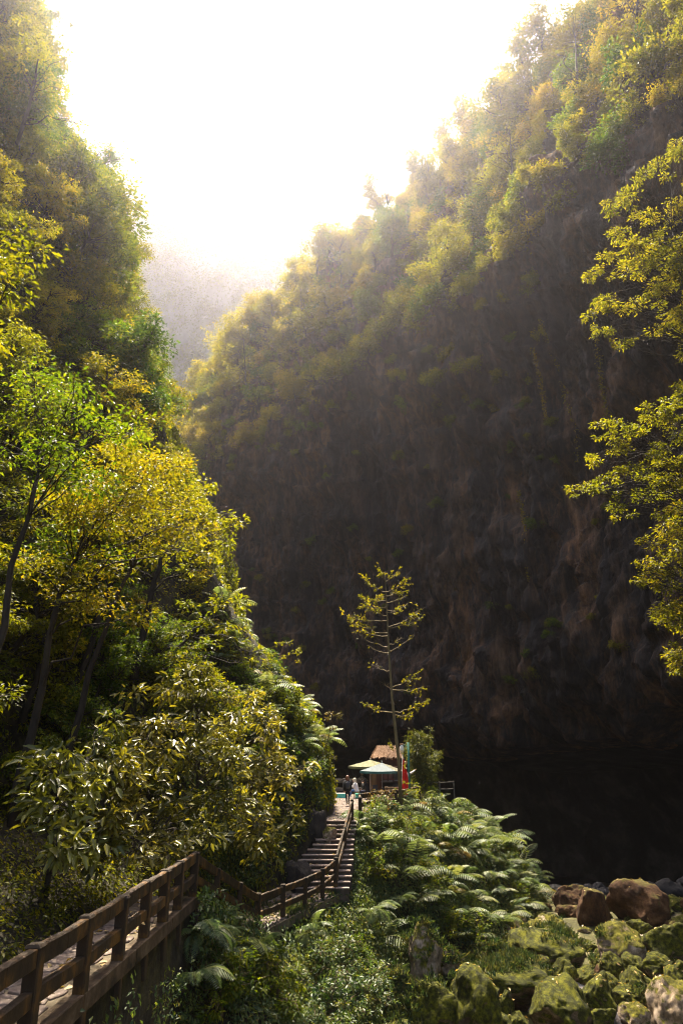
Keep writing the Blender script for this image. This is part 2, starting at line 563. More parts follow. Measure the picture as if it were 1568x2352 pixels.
# ------------------------------------------------------------------ the lie of the land
XP = ([-20, 8, 20.5, 26, 32.2, 36.6, 40.6, 43.7, 46, 50, 60, 66, 170], [-4.9, -4.22, -3.9, -2.8, -0.2, 0.53, 0.85, 1.72, 3.5, 5.0, 8, 9, 9])
ZP = ([-20, 20.5, 26, 32.2, 36.6, 60.5, 64, 170], [6.5, 6.5, 4.5, 4.6, 7.0, 7.0, -4.0, -8.0])
XL = ([-20, 8, 20.5, 26, 32.2, 36.6, 40, 46, 50, 54, 60, 70, 90, 140, 170], [-6.5, -5.82, -5.5, -4.5, -2.3, -0.95, -0.5, -0.45, -0.9, -2.5, -8, -22, -44, -80, -105])
TOE = ([-20, 10, 22, 29, 36.0, 38.0, 42, 48, 54, 66, 170], [-0.5, 0.0, 1.0, 1.8, 3.2, 6.2, 9.0, 12.6, 14, 14, 14])


def xp(Y): return np.interp(Y, *XP)
def zp(Y): return np.interp(Y, *ZP)
def xl(Y): return np.interp(Y, *XL)
def toe(Y): return np.interp(Y, *TOE)


RISE_NEAR = ([0, 1.5, 3, 6, 10, 16, 25, 40, 80], [0, 1.2, 2.6, 8, 18, 34, 56, 88, 150])
RISE_MID = ([0, 0.7, 1.6, 3.5, 6, 10, 16, 25, 40, 80], [0, 3.0, 5.0, 7.4, 10.0, 19, 34, 55, 86, 150])
RISE_FAR = ([0, 2, 6, 10, 16, 25, 40, 80], [0, 4, 12, 21, 36, 57, 88, 150])


def rise(Y, d):
    a = np.interp(d, *RISE_NEAR)
    b = np.interp(d, *RISE_MID)
    c = np.interp(d, *RISE_FAR)
    w1 = np.clip((Y - 22) / 9.0, 0, 1)
    w2 = np.clip((Y - 44) / 8.0, 0, 1)
    return (a * (1 - w1) + b * w1) * (1 - w2) + c * w2


def hill(Y, d):
    """Point of the left hillside, d metres left of its foot."""
    Y = np.asarray(Y, float)
    d = np.asarray(d, float)
    x = xl(Y) - d
    z = np.minimum(zp(Y), 7.0) + rise(Y, d)
    p = np.stack(np.broadcast_arrays(x, Y, z), axis=-1)
    k = np.clip(d / 3.0, 0, 1)[..., None] if np.ndim(d) else np.clip(d / 3.0, 0, 1)
    n = np.stack([fbm(p * 0.16, 4, 3), fbm(p * 0.16, 4, 5), fbm(p * 0.16, 4, 9) * 0.6], axis=-1)
    return p + n * 1.1 * k


def slope(Y, f):
    """Point of the slope right of the path, f = 0 at the path's edge and 1 at its toe by the river."""
    Y = np.asarray(Y, float)
    f = np.asarray(f, float)
    x0, x1 = xp(Y), toe(Y)
    e = np.interp(Y, [18, 30, 38, 46], [0.75, 1.15, 1.3, 1.9])
    drop = np.interp(Y, [18, 24, 27], [1.9, 1.0, 0.35])
    z0 = zp(Y)
    fz = np.clip(f, 0, 1) ** e
    z = z0 - 0.12 - np.clip(f * 30, 0, 1) * drop - (z0 - drop - river_z(x1, Y)) * fz
    x = x0 + (x1 - x0) * f
    p = np.stack(np.broadcast_arrays(x, Y, z), axis=-1)
    amp = np.clip(f * 4, 0, 1) * np.clip((1.05 - f) * 6, 0.15, 1)
    p[..., 2] += fbm(p * 0.5, 4, 31) * 0.32 * amp
    return p


def river_z(x, Y):
    return 0.9 + 0.012 * np.clip(np.asarray(Y) - 30, 0, 24) + 0.02 * np.clip(np.asarray(x) - 10, 0, 30) - 9.5 * np.clip((np.asarray(Y) - 52.5) / 9, 0, 1) ** 1.3


def river(x, Y):
    x = np.asarray(x, float)
    Y = np.asarray(Y, float)
    z = river_z(x, Y)
    p = np.stack(np.broadcast_arrays(x, Y, z), axis=-1)
    p[..., 2] += fbm(p * 0.35, 5, 41) * 0.22
    return p


ys = np.concatenate([np.arange(-18, 8, 2.0), np.arange(8, 62, 0.45), np.arange(62, 166, 2.5)])
ds = np.concatenate([np.arange(0, 4, 0.3), np.arange(4, 14, 0.7), np.arange(14, 60, 2.2)])
YY, DD = np.meshgrid(ys, ds, indexing='ij')
structure('hillside', grid_mesh('hillside', hill(YY, DD), M['soil']))
fs = np.concatenate([[0.0, 0.008, 0.034], np.linspace(0.07, 1.04, 26)])
YY, FF = np.meshgrid(ys, fs, indexing='ij')
structure('embankment', grid_mesh('embankment', slope(YY, FF), M['soil']))
q = np.concatenate([np.arange(0, 26, 0.55), np.arange(26, 46, 2.0)])
YY, QQ = np.meshgrid(ys, q, indexing='ij')
nb = int(np.searchsorted(ys, 52.5)) + 1
RB = river(toe(YY) - 0.6 + QQ, YY)
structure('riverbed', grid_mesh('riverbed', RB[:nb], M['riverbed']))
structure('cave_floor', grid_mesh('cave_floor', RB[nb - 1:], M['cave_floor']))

# ------------------------------------------------------------------ cliff with the cave at its foot
PLAN = np.array([(-70, 205), (-52, 172), (-36, 147), (-15, 125), (1, 108), (14, 90), (23, 71), (29.5, 51), (33, 34), (36, 15), (38, -16)], float)


def _resample(pl, n):
    t = np.concatenate([[0], np.cumsum(np.linalg.norm(np.diff(pl, axis=0), axis=1))])
    s = np.linspace(0, t[-1], n)
    # smooth by averaging a dense polyline
    p = np.stack([np.interp(s, t, pl[:, 0]), np.interp(s, t, pl[:, 1])], axis=1)
    for _ in range(12):
        p[1:-1] = 0.25 * p[:-2] + 0.5 * p[1:-1] + 0.25 * p[2:]
    return p, s


NW = 560
plan, plan_s = _resample(PLAN, NW)
tang = np.gradient(plan, axis=0)
tang /= np.linalg.norm(tang, axis=1, keepdims=True)
norm2 = np.stack([-(-tang[:, 1]), -tang[:, 0]], axis=1)     # candidates; made to face the gorge below
if np.dot(norm2[NW // 2], np.array([-10, 30]) - plan[NW // 2]) < 0:
    norm2 = -norm2
PROF = ([0, 9, 10.5, 12, 16, 26, 40, 52, 60, 67, 76, 88, 100, 107, 112, 114], [-34, -30, -17, -7.5, -5.2, -5.5, -4.0, -1.5, 0.5, 0, -2.5, -6.0, -10, -14, -22, -60])
CLIFF_PLAIN = False


def cliff(si, z):
    """Point on the cliff; si = fractional index along its plan, z = height."""
    si = np.asarray(si, float)
    z = np.asarray(z, float)
    k = np.arange(NW)
    px, py = np.interp(si, k, plan[:, 0]), np.interp(si, k, plan[:, 1])
    nx, ny = np.interp(si, k, norm2[:, 0]), np.interp(si, k, norm2[:, 1])
    sm = si * 300.0 / NW
    lip = 3.6 * vnoise(np.stack([sm * 0.055, 0 * si, 0 * si], -1), 5) + 1.9 * vnoise(np.stack([sm * 0.21, 0 * si, 0 * si], -1), 6)
    hs = np.interp(px, [-34, -15, 0, 12, 26, 30], [1.02, 1.05, 1.14, 1.08, 1.0, 0.95])
    t_ = np.clip((px - 21) / 8, 0, 1)
    lip = lip + 7.0 * t_ * t_ * (3 - 2 * t_)
    zz = np.where(z < 45, z + lip * np.clip(z / 12, 0, 1) * np.clip((42 - z) / 30, 0, 1), np.where(z > 45, 45 + (z - 45) * (1 + (hs - 1) * 1.6), z))
    off = np.interp(z, *PROF)
    p = np.stack(np.broadcast_arrays(px + nx * off, py + ny * off, zz), axis=-1)
    w = p * np.array([1, 1, 0.45])
    w[..., 0] += p[..., 2] * 0.10
    d = 2.6 * fbm(p * 0.055, 4, 61) + 1.9 * fbm(w * 0.2, 5, 67, 0.55) + 1.3 * np.abs(fbm(w * 0.5, 4, 71, 0.6))
    st = (p[..., 2] + 0.45 * p[..., 0] + 3.0 * fbm(p * 0.05, 3, 74)) / 5.5
    fr = st - np.floor(st)
    d = d + 1.5 * (fr ** 2 - 0.3) * np.clip(fbm(p * 0.03, 2, 76) + 0.7, 0, 1)          # ledges along the slanting beds
    d = d * np.clip((z - 1) / 10, 0.2, 1)
    p[..., 0] += nx * d
    p[..., 1] += ny * d
    return p


zz = np.concatenate([[-13, 0, 6, 9, 9.7, 10.5, 11.2, 12, 13], np.arange(14, 114, 0.5), [114]])
SI, ZZ = np.meshgrid(np.arange(NW, dtype=float), zz, indexing='ij')
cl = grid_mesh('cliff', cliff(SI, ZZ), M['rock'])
cl.materials.append(M['cave_floor'])                                  # inside the cave its shade is put into the rock colour
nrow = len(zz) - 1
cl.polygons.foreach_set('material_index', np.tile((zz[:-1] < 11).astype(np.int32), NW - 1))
structure('cliff', cl)

# ------------------------------------------------------------------ far side of the gorge
RIDGE = ([-560, -300, -180, -102, 12, 130, 320], [590, 575, 545, 470, 425, 400, 385])


def mountain(x, t):
    x = np.asarray(x, float)
    t = np.asarray(t, float)
    h = np.interp(x, *RIDGE)
    Y = 395 + 55 * t ** 1.3 + 0.0001 * x * x
    z = h * t
    p = np.stack(np.broadcast_arrays(x, Y, z), axis=-1)
    p[..., 1] += 14 * fbm(p * 0.015, 4, 81) * np.clip(t * 3, 0, 1)
    p[..., 2] += 10 * fbm(p * 0.025, 4, 83) * t
    return p


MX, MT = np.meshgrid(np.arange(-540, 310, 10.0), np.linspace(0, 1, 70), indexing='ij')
structure('far_mountain', grid_mesh('far_mountain', mountain(MX, MT), rough_mat('far_rock', [(0.3, (0.20, 0.18, 0.15)), (0.7, (0.42, 0.39, 0.33))], 0.04, (1, 1, 0.3), 0.9, 0.5, 2.0, 8)))  # rock paled as well, distance haze put into its colour


# ------------------------------------------------------------------ leaves and plants
def unit(v):
    return v / np.maximum(np.linalg.norm(v, axis=-1, keepdims=True), 1e-9)


def leaf_arrays(P, A, N, L, W, tone, droop=0.12, fold=0.18, six=False):
    """Arrays of folded leaves: P base points, A axes, N upper sides, L lengths, W widths."""
    n = len(P)
    A = unit(A)
    S = unit(np.cross(A, N))
    N = np.cross(S, A)
    L = np.broadcast_to(np.asarray(L, float), (n,))[:, None]
    W = np.broadcast_to(np.asarray(W, float), (n,))[:, None]
    if six:
        m1 = P + A * L * 0.33
        m2 = P + A * L * 0.70 - N * L * droop * 0.4
        tip = P + A * L - N * L * droop
        V = np.stack([P, m1 + S * W * 0.5 + N * W * fold, m2 + S * W * 0.36 + N * W * fold, tip, m2 - S * W * 0.36 + N * W * fold, m1 - S * W * 0.5 + N * W * fold], axis=1)
        F = np.array([[0, 1, 2], [0, 2, 3], [0, 3, 4], [0, 4, 5]])
        k = 6
    else:
        m = P + A * L * 0.45
        tip = P + A * L - N * L * droop
        V = np.stack([P, m + S * W * 0.5 + N * W * fold, tip, m - S * W * 0.5 + N * W * fold], axis=1)
        F = np.array([[0, 1, 2], [0, 2, 3]])
        k = 4
    faces = (F[None] + (np.arange(n) * k)[:, None, None]).reshape(-1, 3)
    return V.reshape(-1, 3), faces, np.repeat(np.asarray(tone, float), k)


def rnd(n, s=1.0):
    return RNG.normal(0, s, (n, 3))


def pad_leaves(c, r, thick, n, L, aspect=0.45, out=0.9, up=1.0, jit=0.45, six=False, droop=0.15, tone0=None, lean=(0, 0, 0)):
    """A pad of leaves: flattened cloud round c, leaves pointing outwards with their tops to the light."""
    a = RNG.uniform(0, 2 * np.pi, n)
    rr = np.sqrt(RNG.uniform(0.02, 1, n))
    z = RNG.uniform(-1, 1, n)
    rad = rr * np.sqrt(np.maximum(1 - 0.75 * z * z, 0.05))
    P = np.stack([np.cos(a) * rad * r, np.sin(a) * rad * r, z * thick], -1)
    P += unit(rnd(n)) * r * 0.10
    # gather leaves on small twigs so that the pad has gaps
    g = max(4, n // 9)
    tw = P[RNG.integers(0, n, g)]
    k = RNG.integers(0, g, n)
    P = P * 0.35 + tw[k] * 0.65 + rnd(n, r * 0.07)
    A = unit(P * np.array([1, 1, 0.4])) * out + rnd(n, 0.5) + np.array([0, 0, -0.15])
    N = np.tile(np.array([0, 0, up]), (n, 1)) + rnd(n, jit) + np.asarray(lean)
    Ls = L * RNG.uniform(0.65, 1.25, n)
    t = np.clip((RNG.uniform(0.2, 0.8) if tone0 is None else tone0) + RNG.normal(0, 0.2, n), 0, 1)
    return leaf_arrays(P + np.asarray(c), A, N, Ls, Ls * aspect, t, droop, 0.15, six)


def join_leaves(parts):
    V, F, T, o = [], [], [], 0
    for v, f, t in parts:
        V.append(v)
        F.append(f + o)
        T.append(t)
        o += len(v)
    return np.concatenate(V), np.concatenate(F), np.concatenate(T)


def curve_pts(a, b, sag=0.0, n=5, wob=0.06):
    a, b = np.asarray(a, float), np.asarray(b, float)
    t = np.linspace(0, 1, n)[:, None]
    p = a + (b - a) * t
    L = np.linalg.norm(b - a)
    p[:, 2] += (np.sin(np.pi * t[:, 0]) * sag) * L
    p[1:-1] += RNG.normal(0, wob * L / n ** 0.5, (n - 2, 3)) if n > 2 else 0
    return p


def tree_meshes(name, trunk, r0, pads, L, bark, leafm, sides=6, aspect=0.45, six=False, jit=0.45, limb_from=0.25, limb_r=0.4, droop=0.15, lean=(0, 0, 0), stems=None):
    """Trunk with limbs to every pad of leaves, and the crown. pads: (centre, radius, thickness, leaf count[, tone])."""
    mb = MB()
    trunk = np.asarray(trunk, float)
    n = len(trunk)
    rr = r0 * np.linspace(1, 0.25, n)
    mb.tube(trunk, rr, sides)
    seg = np.concatenate([[0], np.cumsum(np.linalg.norm(np.diff(trunk, axis=0), axis=1))])
    total = seg[-1]
    lv = []
    for pd in pads:
        c = np.asarray(pd[0], float)
        # leave the trunk below the pad
        d = np.linalg.norm(trunk - c, axis=1)
        k = int(np.argmin(d + 0.8 * np.maximum(0, trunk[:, 2] - c[2] + 0.35 * d)))
        s = min(max(seg[k], limb_from * total), total)
        a = np.array([np.interp(s, seg, trunk[:, i]) for i in range(3)])
        ra = np.interp(s, seg, rr) * limb_r
        pts = curve_pts(a, c, 0.10, 6, 0.10)
        mb.tube(pts, np.linspace(ra, ra * 0.22 + 0.004, 6), 4, cap=False)
        for _ in range(4):
            e = c + unit(rnd(1))[0] * np.array([pd[1], pd[1], pd[2]]) * 0.75
            st = pts[RNG.integers(3, 6)]
            mb.tube(curve_pts(st, e, 0.08, 4, 0.1), np.linspace(ra * 0.3 + 0.004, 0.004, 4), 3, cap=False)
        lv.append(pad_leaves(c, pd[1], pd[2], pd[3], L, aspect, jit=jit, six=six, droop=droop, tone0=pd[4] if len(pd) > 4 else None, lean=lean))
    V, F, T = join_leaves(lv)
    return mb.mesh(name + '_trunk', bark, True), mesh_from(name + '_crown', V, F, [leafm], False, T)


def random_tree(name, H, spread, nlimb, npad, nleaf, L, bark, leafm, seed, pad_r=0.75, bare=0.3, aspect=0.45, six=False, lean=0.12, flat=0.38):
    global RNG
    old = RNG
    RNG = np.random.default_rng(seed)
    n = 8
    t = np.linspace(0, 1, n)
    az = RNG.uniform(0, 6.28)
    tr = np.stack([np.cos(az) * lean * H * t ** 1.5, np.sin(az) * lean * H * t ** 1.5, H * 0.9 * t], -1)
    tr[1:] += rnd(n - 1, 0.025 * H) * np.array([1, 1, 0.3])
    pads = []
    for i in range(nlimb):
        h = bare + (1 - bare) * (i + 0.5) / nlimb
        base = np.array([np.interp(h, t, tr[:, k]) for k in range(3)])
        a = i * 2.4 + RNG.uniform(-0.5, 0.5)
        ln = spread * (1.05 - 0.65 * (h - bare) / (1 - bare)) * RNG.uniform(0.7, 1.15)
        up = RNG.uniform(0.1, 0.55)
        tone = RNG.uniform(0.25, 0.75)
        for j in range(npad):
            s = RNG.uniform(0.35, 1.05)
            c = base + np.array([math.cos(a), math.sin(a), up]) * ln * s + rnd(1, 0.16 * spread)[0] * np.array([1, 1, 0.6])
            r = pad_r * RNG.uniform(0.65, 1.25)
            pads.append((c, r, r * flat, int(nleaf * RNG.uniform(0.7, 1.3)), tone + RNG.uniform(-0.15, 0.15)))
    tr_me, cr_me = tree_meshes(name, tr, 0.021 * H + 0.03, pads, L, bark, leafm, aspect=aspect, six=six)
    RNG = old
    return tr_me, cr_me


def place_tree(meshes, name, label, cat, loc, group=None, rz=0.0, s=1.0, tilt=(0, 0)):
    r = thing(name, label, cat, loc, 0, group)
    r.rotation_euler = (tilt[0], tilt[1], rz)
    r.scale = (s, s, s) if not hasattr(s, '__len__') else s
    link('trunk', meshes[0], r)
    link('crown', meshes[1], r)
    return r


NEAR = [random_tree('near%d' % i, (6.0, 6.0, 7.5, 5.0, 6.5)[i], (2.5, 2.5, 1.9, 2.8, 2.4)[i], 10, 6, 120, 0.165, M['bark'], M[k], 100 + i, 0.72, 0.28) for i, k in
        enumerate(['leaf_olive', 'leaf_gold', 'leaf_olive', 'leaf_green', 'leaf_gold'])]
MID = [random_tree('mid%d' % i, (7.0, 7.0, 9.5, 5.5)[i], (3.0, 3.0, 2.2, 3.4)[i], 10, 4, 170, 0.24, M['bark'], M[k], 200 + i, 1.2, 0.2, flat=0.5) for i, k in
       enumerate(['leaf_olive', 'leaf_gold', 'leaf_green', 'leaf_olive'])]
FAR = [random_tree('far%d' % i, h, w, nl, 3, nf, L, M['bark'], M[k], 300 + i, pr, 0.2, flat=fl) for i, (k, h, w, nl, nf, L, pr, fl) in
       enumerate([('leaf_rim', 9, 3.8, 9, 210, 0.36, 2.0, 0.5), ('leaf_rimgold', 8, 4.4, 8, 250, 0.36, 2.3, 0.42), ('leaf_rim', 13, 2.8, 11, 190, 0.34, 1.7, 0.6), ('leaf_rimgold', 9, 3.8, 9, 210, 0.36, 2.0, 0.5),
                  ('leaf_green', 10, 3.6, 10, 240, 0.36, 2.0, 0.65), ('leaf_rimgold', 10, 4.0, 9, 40, 0.36, 1.7, 0.4)])]
SHRUB = [random_tree('shrub%d' % i, 2.4, 1.5, 8, 4, 60, 0.17, M['bark'], M[k], 400 + i, 0.55, 0.1, flat=0.6) for i, k in
         enumerate(['leaf_olive', 'leaf_green', 'leaf_gold'])]
FSHRUB = [random_tree('cliffshrub%d' % i, 3.2, 2.4, 7, 3, 110, 0.34, M['bark'], M[k], 500 + i, 1.3, 0.1, flat=0.7) for i, k in
          enumerate(['leaf_rim', 'leaf_rimgold', 'leaf_green'])]


def poisson(cands, rad):
    """Keep candidates (n,3) farther apart than rad (n,)."""
    keep = []
    kp = np.zeros((0, 3))
    for i, p in enumerate(cands):
        if len(kp) == 0 or np.min(np.linalg.norm(kp - p, axis=1)) > rad[i]:
            keep.append(i)
            kp = np.vstack([kp, p])
    return keep


def project(p):
    d = p[1] * CT + (p[2] - 10) * ST
    return 784 + 1568 * p[0] / d, 1176 - 1568 * (-p[1] * ST + (p[2] - 10) * CT) / d, 1568 / d


EDGE = ([0, 130, 250, 330, 400, 500, 600, 680, 750, 850, 900, 1000, 1080, 1160, 1300, 1400, 1470, 1560, 1620, 1700, 1750], [110, 130, 180, 215, 285, 300, 325, 335, 365, 385, 400, 410, 450, 490, 505, 530, 570, 640, 710, 750, 765])


def left_of_edge(p, r):
    """Keeps the growth of the left hillside to the outline it has from the path."""
    x, y, k = project(p)
    return x + r * k < np.interp(y - r * k * 0.7, *EDGE) + 12


def in_view(p, m=0.12):
    d = p[1] * CT + (p[2] - 10) * ST
    if d < 1:
        return False
    u = p[0] / d
    v = (-p[1] * ST + (p[2] - 10) * CT) / d
    return abs(u) < 0.5 + m and abs(v) < 0.75 + m


# --- trees of the left hillside
n = 5000
cy_ = RNG.uniform(11, 62, n)
cd_ = RNG.uniform(1.2, 34, n)
P = hill(cy_, cd_)
ok = [i for i in range(n) if in_view(P[i]) and left_of_edge(P[i] + np.array([0.3, 0, 3.0]), 1.6 if cy_[i] < 33 else 2.2) and not (29 < cy_[i] < 46 and cd_[i] < 6.5) and not (cy_[i] < 27 and cd_[i] < 3.0)]
P, cy_, cd_ = P[ok], cy_[ok], cd_[ok]
keep = poisson(P, 1.9 + 0.035 * cy_)
n_left = 0
for i in keep[:230]:
    p = P[i]
    g = 'trees covering the left hillside'
    r = random.random()
    if cy_[i] < 33:
        mi = random.randrange(len(NEAR))
        me, colr = NEAR[mi], ('olive', 'golden yellow', 'olive', 'deep green', 'golden yellow')[mi]
        s = random.uniform(0.6, 0.95)
    else:
        mi = random.randrange(len(MID))
        me, colr = MID[mi], ('olive', 'golden yellow', 'deep green', 'olive')[mi]
        s = random.uniform(0.65, 1.05)
    hi_ = p[2] > 33
    lab = colr + (' broadleaf tree high on the steep left hillside under the white sky' if hi_ else ' broadleaf tree in the dense growth on the lower half of the left hillside')
    g = colr + ' trees on the ' + ('upper' if hi_ else 'lower') + ' left hillside'
    place_tree(me, 'broadleaf_tree', lab, 'tree', p - np.array([0, 0, 0.3]), g, random.uniform(0, 6.28), s, (random.uniform(-0.1, 0.1), random.uniform(0.05, 0.35)))
    n_left += 1
# --- shrubs between them
n = 5000
cy_ = RNG.uniform(11, 60, n)
cd_ = RNG.uniform(0.6, 26, n)
P = hill(cy_, cd_)
ok = [i for i in range(n) if in_view(P[i], 0.05) and left_of_edge(P[i] + np.array([0.2, 0, 0.8]), 1.0) and not (cy_[i] < 27 and cd_[i] < 2.2)]
P, cy_, cd_ = P[ok], cy_[ok], cd_[ok]
keep = poisson(P, 1.15 + 0.03 * cy_)
for i in keep[:240]:
    mi = random.randrange(3)
    colr, hi_ = ('olive', 'deep green', 'golden')[mi], P[i][2] > 30
    place_tree(SHRUB[mi], 'shrub', colr + ' leafy shrub filling a gap between trees ' + ('high' if hi_ else 'low') + ' on the left hillside', 'shrub', P[i] - np.array([0, 0, 0.15]),
               colr + ' shrubs ' + ('high' if hi_ else 'low') + ' on the left hillside', random.uniform(0, 6.28), random.uniform(0.6, 1.2) * (1 + max(0, cy_[i] - 35) * 0.015), (0, random.uniform(0.1, 0.5)))
print('left trees', n_left, 'shrubs', len(keep))

# --- trees and shrubs along the top of the cliff
n = 9000
si_ = RNG.uniform(50, 288, n) * NW / 300
z_ = RNG.uniform(50, 113, n)
P = cliff(si_, z_)
dens = fbm(P * 0.07, 3, 91)
ok = [i for i in range(n) if in_view(P[i], 0.1) and (z_[i] > 98 or dens[i] > np.interp(z_[i], [50, 60, 70, 95], [0.75, 0.25, -0.55, -0.9]))]
P, z_ = P[ok], z_[ok]
keep = poisson(P, np.where(z_ > 99, 3.9, 4.0))
n_t = n_s = 0
for i in keep:
    if (random.random() < 0.62 and z_[i] < 99) or z_[i] < 64:
        if n_s >= 290:
            continue
        n_s += 1
        low = z_[i] < 66
        nm, cat = 'cliff_shrub', 'shrub'
        lab, g = (('brownish shrub hanging on the bare rock below the green upper cliff', 'shrubs hanging on the bare rock of the cliff') if low else
                  ('yellow green shrub clinging to the upper face of the cliff', 'shrubs clinging to the upper cliff'))
        mi = random.randrange(3)
        colr = ('olive ', 'golden ', 'deep green ')[mi]
        lab, g = lab.replace('brownish ', colr).replace('yellow green ', colr), colr + g
        me, s = FSHRUB[mi], random.uniform(0.55, 1.2) * (0.7 if low else 1.15)
    else:
        if n_t >= 290:
            continue
        n_t += 1
        nm, cat = 'cliff_tree', 'tree'
        lab, g = (('yellow tree rooted in the steep upper face of the cliff', 'trees on the upper face of the cliff') if z_[i] < 99 else
                  ('hazy pale tree on the skyline along the top edge of the cliff', 'trees along the cliff top'))
        mi = random.randrange(6)
        colr = ('round olive ', 'spreading golden ', 'tall slim olive ', 'round golden ', 'deep green ', 'sparse twiggy ')[mi]
        lab, g = lab.replace('yellow ', colr, 1).replace('hazy pale ', 'hazy ' + colr), colr + g
        me, s = FAR[mi], random.uniform(0.5, 1.05) if z_[i] < 99 else random.uniform(0.6, 1.4)
    place_tree(me, nm, lab, cat, P[i] - np.array([0, 0, 0.3]), g, random.uniform(0, 6.28), s, (0, 0))
print('cliff trees', n_t, 'shrubs', n_s)

# ------------------------------------------------------------------ stone paths, stairs and terrace
def voronoi_cells(x0, x1, y0, y1, size, jit=0.36):
    nx, ny = max(1, int((x1 - x0) / size)), max(1, int((y1 - y0) / size))
    sx, sy = (x1 - x0) / nx, (y1 - y0) / ny
    pts = {}
    for i in range(-1, nx + 1):
        for j in range(-1, ny + 1):
            pts[(i, j)] = (x0 + (i + 0.5 + (0.5 if j % 2 else 0) * 0.6 + random.uniform(-jit, jit)) * sx, y0 + (j + 0.5 + random.uniform(-jit, jit)) * sy)
    cells = []
    for (i, j), c in pts.items():
        if i < 0 or j < 0 or i >= nx or j >= ny:
            continue
        poly = [(c[0] - 2 * sx, c[1] - 2 * sy), (c[0] + 2 * sx, c[1] - 2 * sy), (c[0] + 2 * sx, c[1] + 2 * sy), (c[0] - 2 * sx, c[1] + 2 * sy)]
        for a in (-2, -1, 0, 1, 2):
            for b in (-2, -1, 0, 1, 2):
                if (a or b) and (i + a, j + b) in pts:
                    o = pts[(i + a, j + b)]
                    mx, my = (c[0] + o[0]) / 2, (c[1] + o[1]) / 2
                    nx_, ny_ = o[0] - c[0], o[1] - c[1]
                    out = []
                    for k in range(len(poly)):
                        p, q_ = poly[k], poly[(k + 1) % len(poly)]
                        dp = (p[0] - mx) * nx_ + (p[1] - my) * ny_
                        dq = (q_[0] - mx) * nx_ + (q_[1] - my) * ny_
                        if dp <= 0:
                            out.append(p)
                        if (dp < 0 < dq) or (dq < 0 < dp):
                            t = dp / (dp - dq)
                            out.append((p[0] + (q_[0] - p[0]) * t, p[1] + (q_[1] - p[1]) * t))
                    poly = out
                    if len(poly) < 3:
                        break
        if len(poly) >= 3:
            cells.append((c, poly))
    return cells


def add_stones(parent, Y0, Y1, right, left, zf, size, limit=300, gap=0.05):
    """Irregular flat stones between two edges; every stone is a part of the path."""
    wmax = max(right(y) - left(y) for y in np.linspace(Y0, Y1, 12))
    n = 0
    for c, poly in voronoi_cells(0, wmax, Y0, Y1, size):
        yc = c[1]
        w = right(yc) - left(yc)
        if c[0] > w - 0.05 or n >= limit:
            continue
        ax, ay = np.mean([p[0] for p in poly]), np.mean([p[1] for p in poly])
        pts = []
        for x, y in poly:
            d = math.hypot(x - ax, y - ay)
            k = max(0.3, 1 - gap * 0.5 / max(d, 0.05) * 1.2)
            x, y = ax + (x - ax) * k, ay + (y - ay) * k
            x = min(max(x, 0.03), w - 0.03)
            pts.append((right(min(max(y, Y0), Y1)) - x, min(max(y, Y0 + 0.02), Y1 - 0.02)))
        cxm, cym = np.mean([p[0] for p in pts]), np.mean([p[1] for p in pts])
        zt = zf(cym) + random.uniform(-0.008, 0.014)
        tx, ty = random.uniform(-0.012, 0.012), random.uniform(-0.012, 0.012)
        m = len(pts)
        v = []
        for lev, (k, dz) in enumerate([(1.0, -0.07), (1.0, -0.012), (0.93, 0.0)]):
            for x, y in pts:
                X, Yv = (x - cxm) * k, (y - cym) * k
                v.append((X, Yv, dz + X * tx + Yv * ty))
        f = [[2 * m + i for i in range(m)]]
        for lev in (0, 1):
            for i in range(m):
                j = (i + 1) % m
                f.append([lev * m + i, lev * m + j, (lev + 1) * m + j, (lev + 1) * m + i])
        # orientation: the mapping mirrors x, so flip
        f = [list(reversed(fc)) for fc in f]
        link('paving_stone', mesh_from('paving_stone', np.array(v), f, [M['paving']]), parent, (cxm, cym, zt))
        n += 1
    return n


def strip(name, Yv, left, right, zf, thick, mat):
    Yv = np.asarray(Yv, float)
    V, F = [], []
    for y in Yv:
        l, r, z = left(y), right(y), zf(y)
        V += [(l, y, z), (r, y, z), (r, y, z - thick), (l, y, z - thick)]
    for i in range(len(Yv) - 1):
        a, b = 4 * i, 4 * i + 4
        F += [[a, a + 1, b + 1, b], [a + 1, a + 2, b + 2, b + 1], [a + 2, a + 3, b + 3, b + 2], [a + 3, a, b, b + 3]]
    n = 4 * (len(Yv) - 1)
    F += [[0, 3, 2, 1], [n, n + 1, n + 2, n + 3]]
    return structure(name, mesh_from(name, np.array(V), F, [mat]))


near_path = strip('stone_path', np.linspace(4, 20.5, 20), lambda y: float(xl(y)) - 0.25, lambda y: float(xp(y)) - 0.16, lambda y: 6.47, 0.3, M['mortar'])
add_stones(near_path, 6.5, 20.4, lambda y: float(xp(y)) - 0.18, lambda y: float(xl(y)) - 0.2, lambda y: 6.5, 0.42)
mb = MB()
for k in range(6):
    y0 = 4.6 + k * 2.65
    mb.beam((float(xp(y0)) - 0.02, y0, 6.36), (float(xp(y0 + 2.63)) - 0.02, y0 + 2.63, 6.36), 0.27, 0.30, bev=0.02)
link('kerb_beam', mb.mesh('kerb_beam', M['concrete']), near_path)

# steps that lead down from the near path to the lower path
steps_down = thing('stone_steps', 'short run of stone steps down from the near path, behind leafy branches', 'steps', (-4.3, 23.2, 5.4))
for k in range(12):
    y0 = 20.5 + k * 0.458
    z1 = 6.5 - (k + 1) * 0.1667
    xr, x_l = float(xp(y0)) + 0.1, float(xl(y0)) - 0.25
    mb = MB().box(((xr + x_l) / 2 + 4.3, y0 + 0.229 - 23.2, z1 - 0.25 - 5.4), (xr - x_l, 0.456, 0.5), bev=0.02)
    link('step', mb.mesh('step', M['riser']), steps_down)

